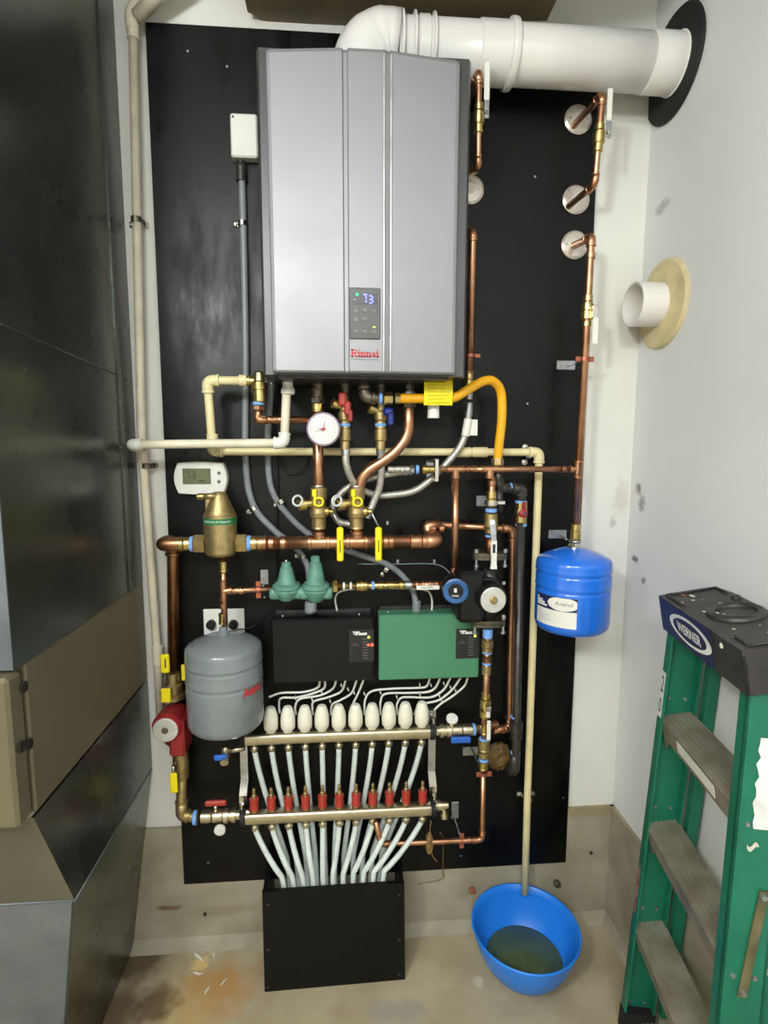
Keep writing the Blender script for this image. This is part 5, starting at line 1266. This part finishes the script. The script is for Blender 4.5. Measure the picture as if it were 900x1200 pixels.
part('timer_drum', MB().lathe([(.036,-.075),(.038,-.065),(.038,-.012),(.034,0)], dc, (-.18,-1,.02), 28), 'black_plastic', pu)
part('timer_dial', MB().lathe([(.0345,-.004),(.0345,.004),(.030,.006),(.0215,.005)], dc, (-.18,-1,.02), 28, ), 'blue_dial', pu, 'blue dial ring')
part('timer_centre', MB().lathe([(.0212,.003),(.0205,.0065)], dc, (-.18,-1,.02), 24), 'screen', pu)
lettering(pu, 'TIMER', dc+V((-.0025,-.0078,-.012)), (1,-.18,0), (0,0,1), .005, 'white_print', .020)
part('dial_pointer', MB().box(dc+V((-.006,-.0088,-.002)), dc+V((.001,-.0070,.009))), 'white_print', pu)
for (x,y) in ((590,683),(556,722),(590,722)): c = P(x,y,.155); part('motor_screw', MB().lathe([(.005,0),(.005,.004)], c, (0,-1,0), 8), 'zinc', pu)
# column of fittings under the pump
pcx = thing('mixing_line', 'column of brass fittings and blue tape below the black pump', 'pipe', P(569,905,DR))
colp = lambda y: P(571.5-(y-745)*.034, y, DR)
part('core', MB().tube([colp(738), colp(905)], .0100, 14), 'copper', pcx)
tape(pcx, colp(742), (0,0,1), .0140, .026)
for (y,q,L,m_) in ((754,.0165,.022,'bronze'),(761,.0150,.012,'bronze'),(772,.0125,.022,'copper_dark'),(785,.0130,.026,'bronze'),(815,.0125,.018,'brass'),(824,.0165,.026,'brass'),(836,.0160,.022,'brass'),(854,.0130,.030,'brass'),(873,.0170,.034,'bronze'),(884,.0150,.016,'bronze'),(897,.0135,.022,'brass')):
    collar(pcx, colp(y), (0,0,1), q, L, m_, 'fitting')
for y in (764,777,866,890): tape(pcx, colp(y), (0,0,1), .0140 if y!=777 else .0130, .008)
lv = part('lever', MB().box(P(569,828,.125), P(576,834,.132), .002), 'zinc', pcx)
part('handle_grip', MB().box(P(569.5,834,.127), P(574.5,841,.131), .001), 'white', lv, 'white lever grip'); part('handle_grip', MB().box(P(570.5,844,.127), P(575,868,.132), .002), 'white', lv, 'white lever grip')
part('side_branch', MB().lathe([(.0105,0),(.0105,.02),(.014,.021),(.014,.035),(.011,.036)], colp(854)+V((.008,.01,0)), (1,.35,0), 14), 'copper', pcx)
# lower copper loop
lc = thing('copper_bypass_pipe', 'thin copper pipe from under the mixing column looping left beneath manifold', 'pipe', P(500,990,.10))
run(lc, [colp(903), P(565,984,.10), P(447,989,.10), P(440,962,.105)], .0080, 'copper', R=.020)
for x in (556,549): collar(lc, P(x,984.5,.10), (1,0,0), .0100, .012, 'copper')
bell_hanger('zinc plate and copper ring at top of the thin bypass pipe', (551,880), (552,876), (567,907,.10), (0,0,1), .0080, plate_size=(.024,.014))
bell_hanger('zinc plate and copper ring low on the thin horizontal bypass pipe', (533,949), (531,955), (541,985,.10), (1,0,0), .0080, plate_size=(.012,.028))
def crumple(c, sx, sy, sz, seed, n=10, m_=7):
    rnd = random.Random(seed); mb = MB(); rr = []
    for i in range(m_+1):
        t = pi*i/m_; rr.append([V((c.x+sx*math.sin(t)*math.cos(2*pi*j/n)*rnd.uniform(.7,1.15), c.y+sy*math.sin(t)*math.sin(2*pi*j/n)*rnd.uniform(.7,1.1), c.z-sz*math.cos(t)*rnd.uniform(.9,1.1))) for j in range(n)])
    return mb.rings(rr, True, False)
t = thing('spray_foam', 'brown expanding foam around the gas pipe where it enters the board', 'foam', P(583,905,.0))
part('lump', crumple(P(584,886,.012), .044, .020, .045, 3, 14, 9), 'foam', t)
t = thing('paper_tag', 'curled brown tag hanging on the thin horizontal copper pipe', 'tag', P(504,1005,.10))
part('leaf', crumple(P(503,988,.10), .013, .016, .036, 5, 8, 6), 'leaflet', t)
part('string', MB().tube(spline([P(505,962,.10),P(504,975,.10),P(506,1000,.10),P(512,1010,.10)]), .0015, 6), 'leaflet', t)
solo('copper_wire', MB().tube(spline([P(516,976,.09),P(519,984,.03),P(519,1020,.004),P(518,1030,.004),P(490,1036,.004)]), .0015, 6), 'leaflet', 'fine copper wire trailing from the thin bypass pipe to the board bottom', 'wire')

# ================================================================== BUCKET
bk = thing('bucket', 'round blue plastic bucket of water on the floor under the drain pipe', 'bucket', (0,0,0))
bz1 = .158; c = V(((P(615,1030,0).x)*0, 0, 0))
import mathutils
rim_l = PZ(551,1070,bz1); rim_r = PZ(679,1095,bz1); rim_t = PZ(590,1031,bz1); rim_b = PZ(632,1135,bz1)
bcx = (rim_l.x+rim_r.x)/2; bcy = (rim_t.y+rim_b.y)/2; br_ = .158; bcx += .004; bcy = min(bcy, -.163)
bk.location = (bcx,bcy,0); ORG[bk.name] = V((bcx,bcy,0))
prof_o = [(.032,0.0),(.052,.003),(.080,.015),(.105,.036),(.125,.064),(.140,.096),(.1505,.128),(.1545,.144),(.1580,.151),(.1575,.158)]
prof_i = [(.1525,.156),(.1480,.132),(.1370,.096),(.1215,.064),(.1015,.038),(.077,.018),(.050,.007),(.01,.006)]
part('shell', MB().slathe([(.002,.0005)]+prof_o+prof_i, (bcx,bcy,0), (0,0,1), 48), 'blue_bucket', bk)
wm = mat('bucket_water', (112,132,92), 0.06, 0, 0.1, 6, spec=0.5); 
nt = wm.node_tree; bb = nt.nodes['Principled BSDF']; bb.inputs['Transmission Weight'].default_value = .55; bb.inputs['IOR'].default_value = 1.33
wz = .052
solo('bucket_water', MB().slathe([(.002,.0065),(.049,.0075),(.076,.0185),(.1005,.0385),(.1100,wz-.0005),(.1095,wz),(.002,wz)], (bcx,bcy,0), (0,0,1), 48), wm, 'murky greenish water standing in the blue bucket', 'water', V((bcx,bcy,.012)))

# ================================================================== STEP LADDER
ZL = V((0,0,ZO))
LA = V((1.252,-.374,1.001))+ZL; LW_ = V((-.1704,-.9854,0)); LDp = V((.9684,-.1675,.1845)); LU = V((-.1818,.0314,.9829)); LRd = V((-.0279,.0495,-.9994)); LRn = V((-.0434,-.0385,-.9994))
LL, LD, LH, SP, I0 = .363, .140, .084, .294, .243
LFOOT = (LA-LH*LU).z/ .9994
ld_ = thing('step_ladder', 'green fibreglass step ladder with black top cap leaning by the right wall', 'ladder', LA-LH*LU+LRd*LFOOT)
def obox(o, e1, e2, e3, a, b, c, mb=None):    # oriented box from corner o with edges
    mb = mb or MB(); e = [V(e1)*a, V(e2)*b, V(e3)*c]
    vs = [o+e[0]*i+e[1]*j+e[2]*k for k in (0,1) for j in (0,1) for i in (0,1)]
    return mb.add(vs, [(0,2,3,1),(4,5,7,6),(0,1,5,4),(2,6,7,3),(0,4,6,2),(1,3,7,5)])
# top cap: skirt walls, deck with a raised round paint-can well
cap = MB(); obox(LA-LU*.012, LW_, LDp, LU, LL, LD, .0115, cap)
for (o,a_,b_) in ((LA-LU*LH, LL, .006), (LA-LU*LH+LDp*(LD-.006), LL, .006)): obox(o, LW_, LDp, LU, a_, b_, LH-.012, cap)
obox(LA-LU*LH, LW_, LDp, LU, .006, LD, LH-.012, cap); obox(LA-LU*LH+LW_*(LL-.006), LW_, LDp, LU, .006, LD, LH-.012, cap)
cpo = part('top_cap', cap, 'cap_black', ld_, 'black plastic top cap, paint-spattered')
wc = LA+LW_*.185+LDp*.082
mb = MB().lathe([(.036,.0005),(.038,.006),(.045,.009),(.052,.006),(.055,.0005)], wc, LU, 32, cap=False); mb.lathe([(.036,.001),(.034,-.001)], wc, LU, 28); part('round_well', mb, 'cap_black', cpo)
mb = MB().torus(wc, LU, .026, .002, 28, 6); part('well_ring', mb, 'cap_black', cpo)
mb = MB(); 
for (u0,v0,u1,v1) in ((.012,.014,.012,.125),(.012,.125,.060,.125),(.012,.014,.10,.014),(.30,.02,.35,.02),(.35,.02,.35,.12)):
    part('deck_rib', MB().tube([LA+LW_*u0+LDp*v0+LU*.002, LA+LW_*u1+LDp*v1+LU*.002], .003, 6), 'cap_black', cpo)

mb = MB().lathe([(.010,0),(.009,.006),(.004,.009)], LA+LW_*.10+LDp*.125, LU, 12); part('tool_peg', mb, 'cap_black', cpo)
rnd = random.Random(4)
for i in range(22):
    u, w_, r_ = rnd.uniform(.02,.34), rnd.uniform(.01,.13), rnd.uniform(.0015,.006)
    part('paint_drip', MB().sphere(LA+LW_*u+LDp*w_+LU*.0005, r_, 8, 4, (1,rnd.uniform(.6,2),.25)), 'paint_spot' if i%4 else 'rust_spot', cpo)
part('paint_drip', MB().sphere(LA+LW_*.35-LU*.03+LDp*.055, .006, 8, 5), 'paint_spot', cpo); part('paint_drip', MB().sphere(LA+LW_*.29-LU*.018, .006, 8, 5, (.4,1,1)), 'paint_spot', cpo)
# navy painted front sticker with oval and name
o = LA-LU*LH-LDp*.0012
part('front_sticker', obox(o+LW_*.001+LU*.001, LW_, LDp, LU, .250, .001, LH-.004), 'navy', ld_, 'navy front sticker on the cap')
oc = LA-LU*(LH*.50)+LW_*.152-LDp*.0016
def oval(rw, rh, dd_, m_, nm):
    vs = [oc+LW_*rw*math.cos(2*pi*k/32)+LU*rh*math.sin(2*pi*k/32)-LDp*dd_ for k in range(32)]; return part(nm, MB().add(vs+[oc-LDp*dd_], [(k,(k+1)%32,32) for k in range(32)]), m_, ld_)
oval(.098,.030,.0,'white_print','logo_oval'); oval(.078,.0235,.0006,'navy','logo_field')
lettering(ld_, 'WERNER', oc-LDp*.0010, LW_, LU, .022, 'white_print', .112, offset=.0008, name='logo_name')
# rails (C channels), far and near
RW = .078; TH = .005; FLG = .026
def channel(start, dirv, inward, L, nm, lab=None):
    dirv = V(dirv).normalized(); nrm = (LDp - dirv*LDp.dot(dirv)).normalized(); inn = inward
    mb = MB(); obox(start, dirv, nrm, inn, L, RW, TH, mb); obox(start, dirv, nrm, inn, L, TH, FLG, mb); obox(start+nrm*(RW-TH), dirv, nrm, inn, L, TH, FLG, mb)
    return part(nm, mb, 'ladder_green', ld_, lab), dirv, nrm
F0 = LA-LU*LH+LW_*.008+LDp*.012+LU*.02
N0 = LA-LU*LH+LW_*(LL-.012)+LDp*.012+LU*.02
Lr = F0.z/.9994-.012
rf, fd, fn = channel(F0, LRd, LW_, Lr, 'side_rail'); rn, nd, nn = channel(N0, LRn, -LW_, Lr, 'side_rail')
# rear legs (folded behind)
def post(start, dirv, L, w, dpt): 
    return part('rear_leg', obox(start, V(dirv).normalized(), LDp, LW_, L, w, dpt), 'ladder_green', ld_)
post(F0+LDp*.088+LW_*.02, LRd, Lr-.05, .026, .024); post(N0+LDp*.088-LW_*.044, LRn, Lr-.05, .026, .024)
# steps with ridged treads
for k in range(4):
    s_ = I0+SP*k
    a_ = F0+LRd*(s_+.0)+LW_*TH+LDp*.002; b_ = N0+LRn*s_-LW_*TH+LDp*.002
    w_ = (b_-a_); L = w_.length; wd = w_.normalized(); up = LU
    stp = part('step', obox(a_-up*.004, wd, LDp, up, L, .078, .004), 'aluminium', ld_)
    mb = MB()
    for j in range(7): obox(a_+LDp*(.004+.0112*j), wd, LDp, up, L, .0035, .003, mb)
    part('tread_ridges', mb, 'aluminium', stp)
    part('step_front', obox(a_-up*.045, wd, LDp, up, L, .003, .044), 'aluminium', stp)
    part('step_back', obox(a_-up*.035+LDp*.075, wd, LDp, up, L, .003, .034), 'aluminium', stp)
    if k == 0: part('step_sticker', obox(a_-up*.034+wd*.10-LDp*.001, wd, LDp, up, .17, .0008, .026), 'white', stp, 'white sticker on the step front')
    for (o_, iw) in ((a_, wd), (b_, -wd)):
        mb = MB(); mb.add([o_+LDp*.004-up*.045+iw*.001, o_+LDp*.004-up*.085+iw*.001, o_+LDp*.004-up*.045+iw*.04, o_+LDp*.010-up*.045+iw*.001, o_+LDp*.010-up*.085+iw*.001, o_+LDp*.010-up*.045+iw*.04], [(0,1,2),(3,5,4),(0,3,4,1),(1,4,5,2),(0,2,5,3)])
        part('step_brace', mb, 'aluminium', stp)
    for dd_ in (.020,.058):
        c = F0+fd*(s_-.05)+fn*dd_+LW_*TH; part('rivet', MB().lathe([(.005,0),(.004,.003)], c, LW_, 10), 'zinc', stp)
        c = N0+nd*(s_+.02)+nn*dd_; part('rivet', MB().lathe([(.005,0),(.004,.003)], c, LW_, 10), 'zinc', stp)
# feet
for (S0,dv,nv,iw) in ((F0,fd,fn,LW_),(N0,nd,nn,-LW_)):
    e = S0+dv*(Lr-.055); part('foot', obox(e-iw*.002-nv*.002, dv, nv, iw, .065, RW+.004, FLG+.004), 'rubber', ld_, 'black rubber foot')
# rear horizontal spreader
e = F0+LRd*.93+LDp*.112+LW_*.02; part('rear_brace', obox(e, (N0-F0).normalized(), LDp, LU, (N0-F0).length+.06, .003, .03), 'aluminium', ld_)
# stickers: number strip on far rail front edge, labels on near rail web
def on_flange(s0, h, w, m_, nm, lab=None):
    o_ = F0+fd*s0-fn*.0008+LW_*.001; return part(nm, obox(o_, fd, fn, LW_, h, .0006, w), m_, ld_, lab)
on_flange(.125,.115,.020,'white','number_sticker','white strip with black numerals')
rt_ = -fd; 
lettering(ld_, '2', F0+fd*.155-fn*.0012+LW_*.011, LW_, -fd, .040, 'dark_print', .014, 'numeral')
lettering(ld_, '0', F0+fd*.210-fn*.0012+LW_*.011, LW_, -fd, .036, 'dark_print', .014, 'numeral')
on_flange(.66,.13,.014,mat('warning_red',(120,62,58),.6,0,.3,60,rgb2=(160,130,124)),'warning_strip','narrow faded red warning strip')
# near rail outer web stickers
def on_web(s0, s1, u0, u1, m_, nm, lift=.0008, lab=None, par=None):
    o_ = N0+nd*s0+nn*u0+LW_*.0005; return part(nm, obox(o_, nd, nn, LW_, s1-s0, u1-u0, lift), m_, par or ld_, lab)
sw = []
rnd = random.Random(9)
for k in range(15): sw.append((.10+.17*k/14, .028+rnd.uniform(-.004,.004)))
vs = [N0+nd*s_+nn*u+LW_*.0014 for s_,u in sw]+[N0+nd*.27+nn*.0775+LW_*.0014, N0+nd*.10+nn*.0775+LW_*.0014]
part('torn_label', MB().prism(vs, LW_*.0005), 'white_print', ld_, 'large torn white label')
vs = [N0+nd*(.300+.006*math.sin(k*1.3))+nn*(.022+.004*k)+LW_*.0014 for k in range(6)]+[N0+nd*(.308+.006*math.sin(k*1.1))+nn*(.022+.004*k)+LW_*.0014 for k in range(5,-1,-1)]
part('paint_smear', MB().prism(vs, LW_*.0006), 'paint_spot', ld_)
o_ = N0+nd*.385+nn*.050+LW_*.001
part('spreader_bar', obox(o_, (nd*1.0-nn*.10).normalized(), nn, LW_, .21, .016, .004), 'steel_dark', ld_, 'worn steel spreader bar')
for s_ in (.395,.585): part('rivet', MB().lathe([(.006,0),(.005,.004)], N0+nd*s_+nn*(.058-.10*(s_-.385))+LW_*.005, LW_, 10), 'zinc', ld_)
yl = on_web(.66,.86,.030,.076,'yellow','caution_label',.0010,'yellow caution label')
on_web(.672,.69,.033,.074,'dark_print','caution_band',.0014)
lettering(ld_, 'CAUTION', N0+nd*.681+nn*.0535+LW_*.0022, nn, -nd, .010, 'yellow', .034, 'caution_word')
# roof debris: pebbles and small bits on the floor
for i,(x,y,r_) in enumerate(((554,1046,.010),(654,1038,.011))):
    c = P(x,y,.012); solo('pipe_stub', MB().lathe([(r_,0),(r_,.012),(r_*.6,.014)], V((c.x,.003,c.z)), (0,-1,0), 14), 'rust_spot' if i==0 else 'iron_grey', ('rusty stub in the concrete at left of the bucket rim' if i==0 else 'round grey plug in the concrete right of the bucket'), 'plug')
for i,(x,y) in enumerate(((693,1000),(240,1072))):
    c = P(x,y,.0); solo('form_tie', MB().lathe([(.006,0),(.005,.004)], V((c.x,.003,c.z)), (0,-1,0), 8), 'iron', ('small dark tie end in the concrete in the right corner' if i==0 else 'small dark tie end in the concrete below board left corner'), 'plug')

for i,(x,y,L,w,a_) in enumerate(((233,1122,.050,.006,-.6),(250,1120,.02,.004,-1.2),(232,1141,.03,.004,.1),(243,1160,.03,.004,1.2),(262,1150,.03,.003,.9),(252,1097,.03,.003,.1),(236,1092,.02,.003,.3))):
    c = PZ(x,y,0.0); dv = V((math.cos(a_),math.sin(a_),0)); rnd = random.Random(i)
    pth = [c+dv*L*(t-.5)+V((-dv.y,dv.x,0))*rnd.uniform(-.004,.004)+V((0,0,.0015)) for t in (0,.3,.6,1)]
    solo('paint_chip', MB().tube(pth, [w*.3,w,w*.8,w*.3], 6), 'paint_spot', 'pale %s flake on the stained floor left of the black box' % ('long curled','short','flat','upright thin','slanted thin','thin far','tiny far')[i], 'debris')
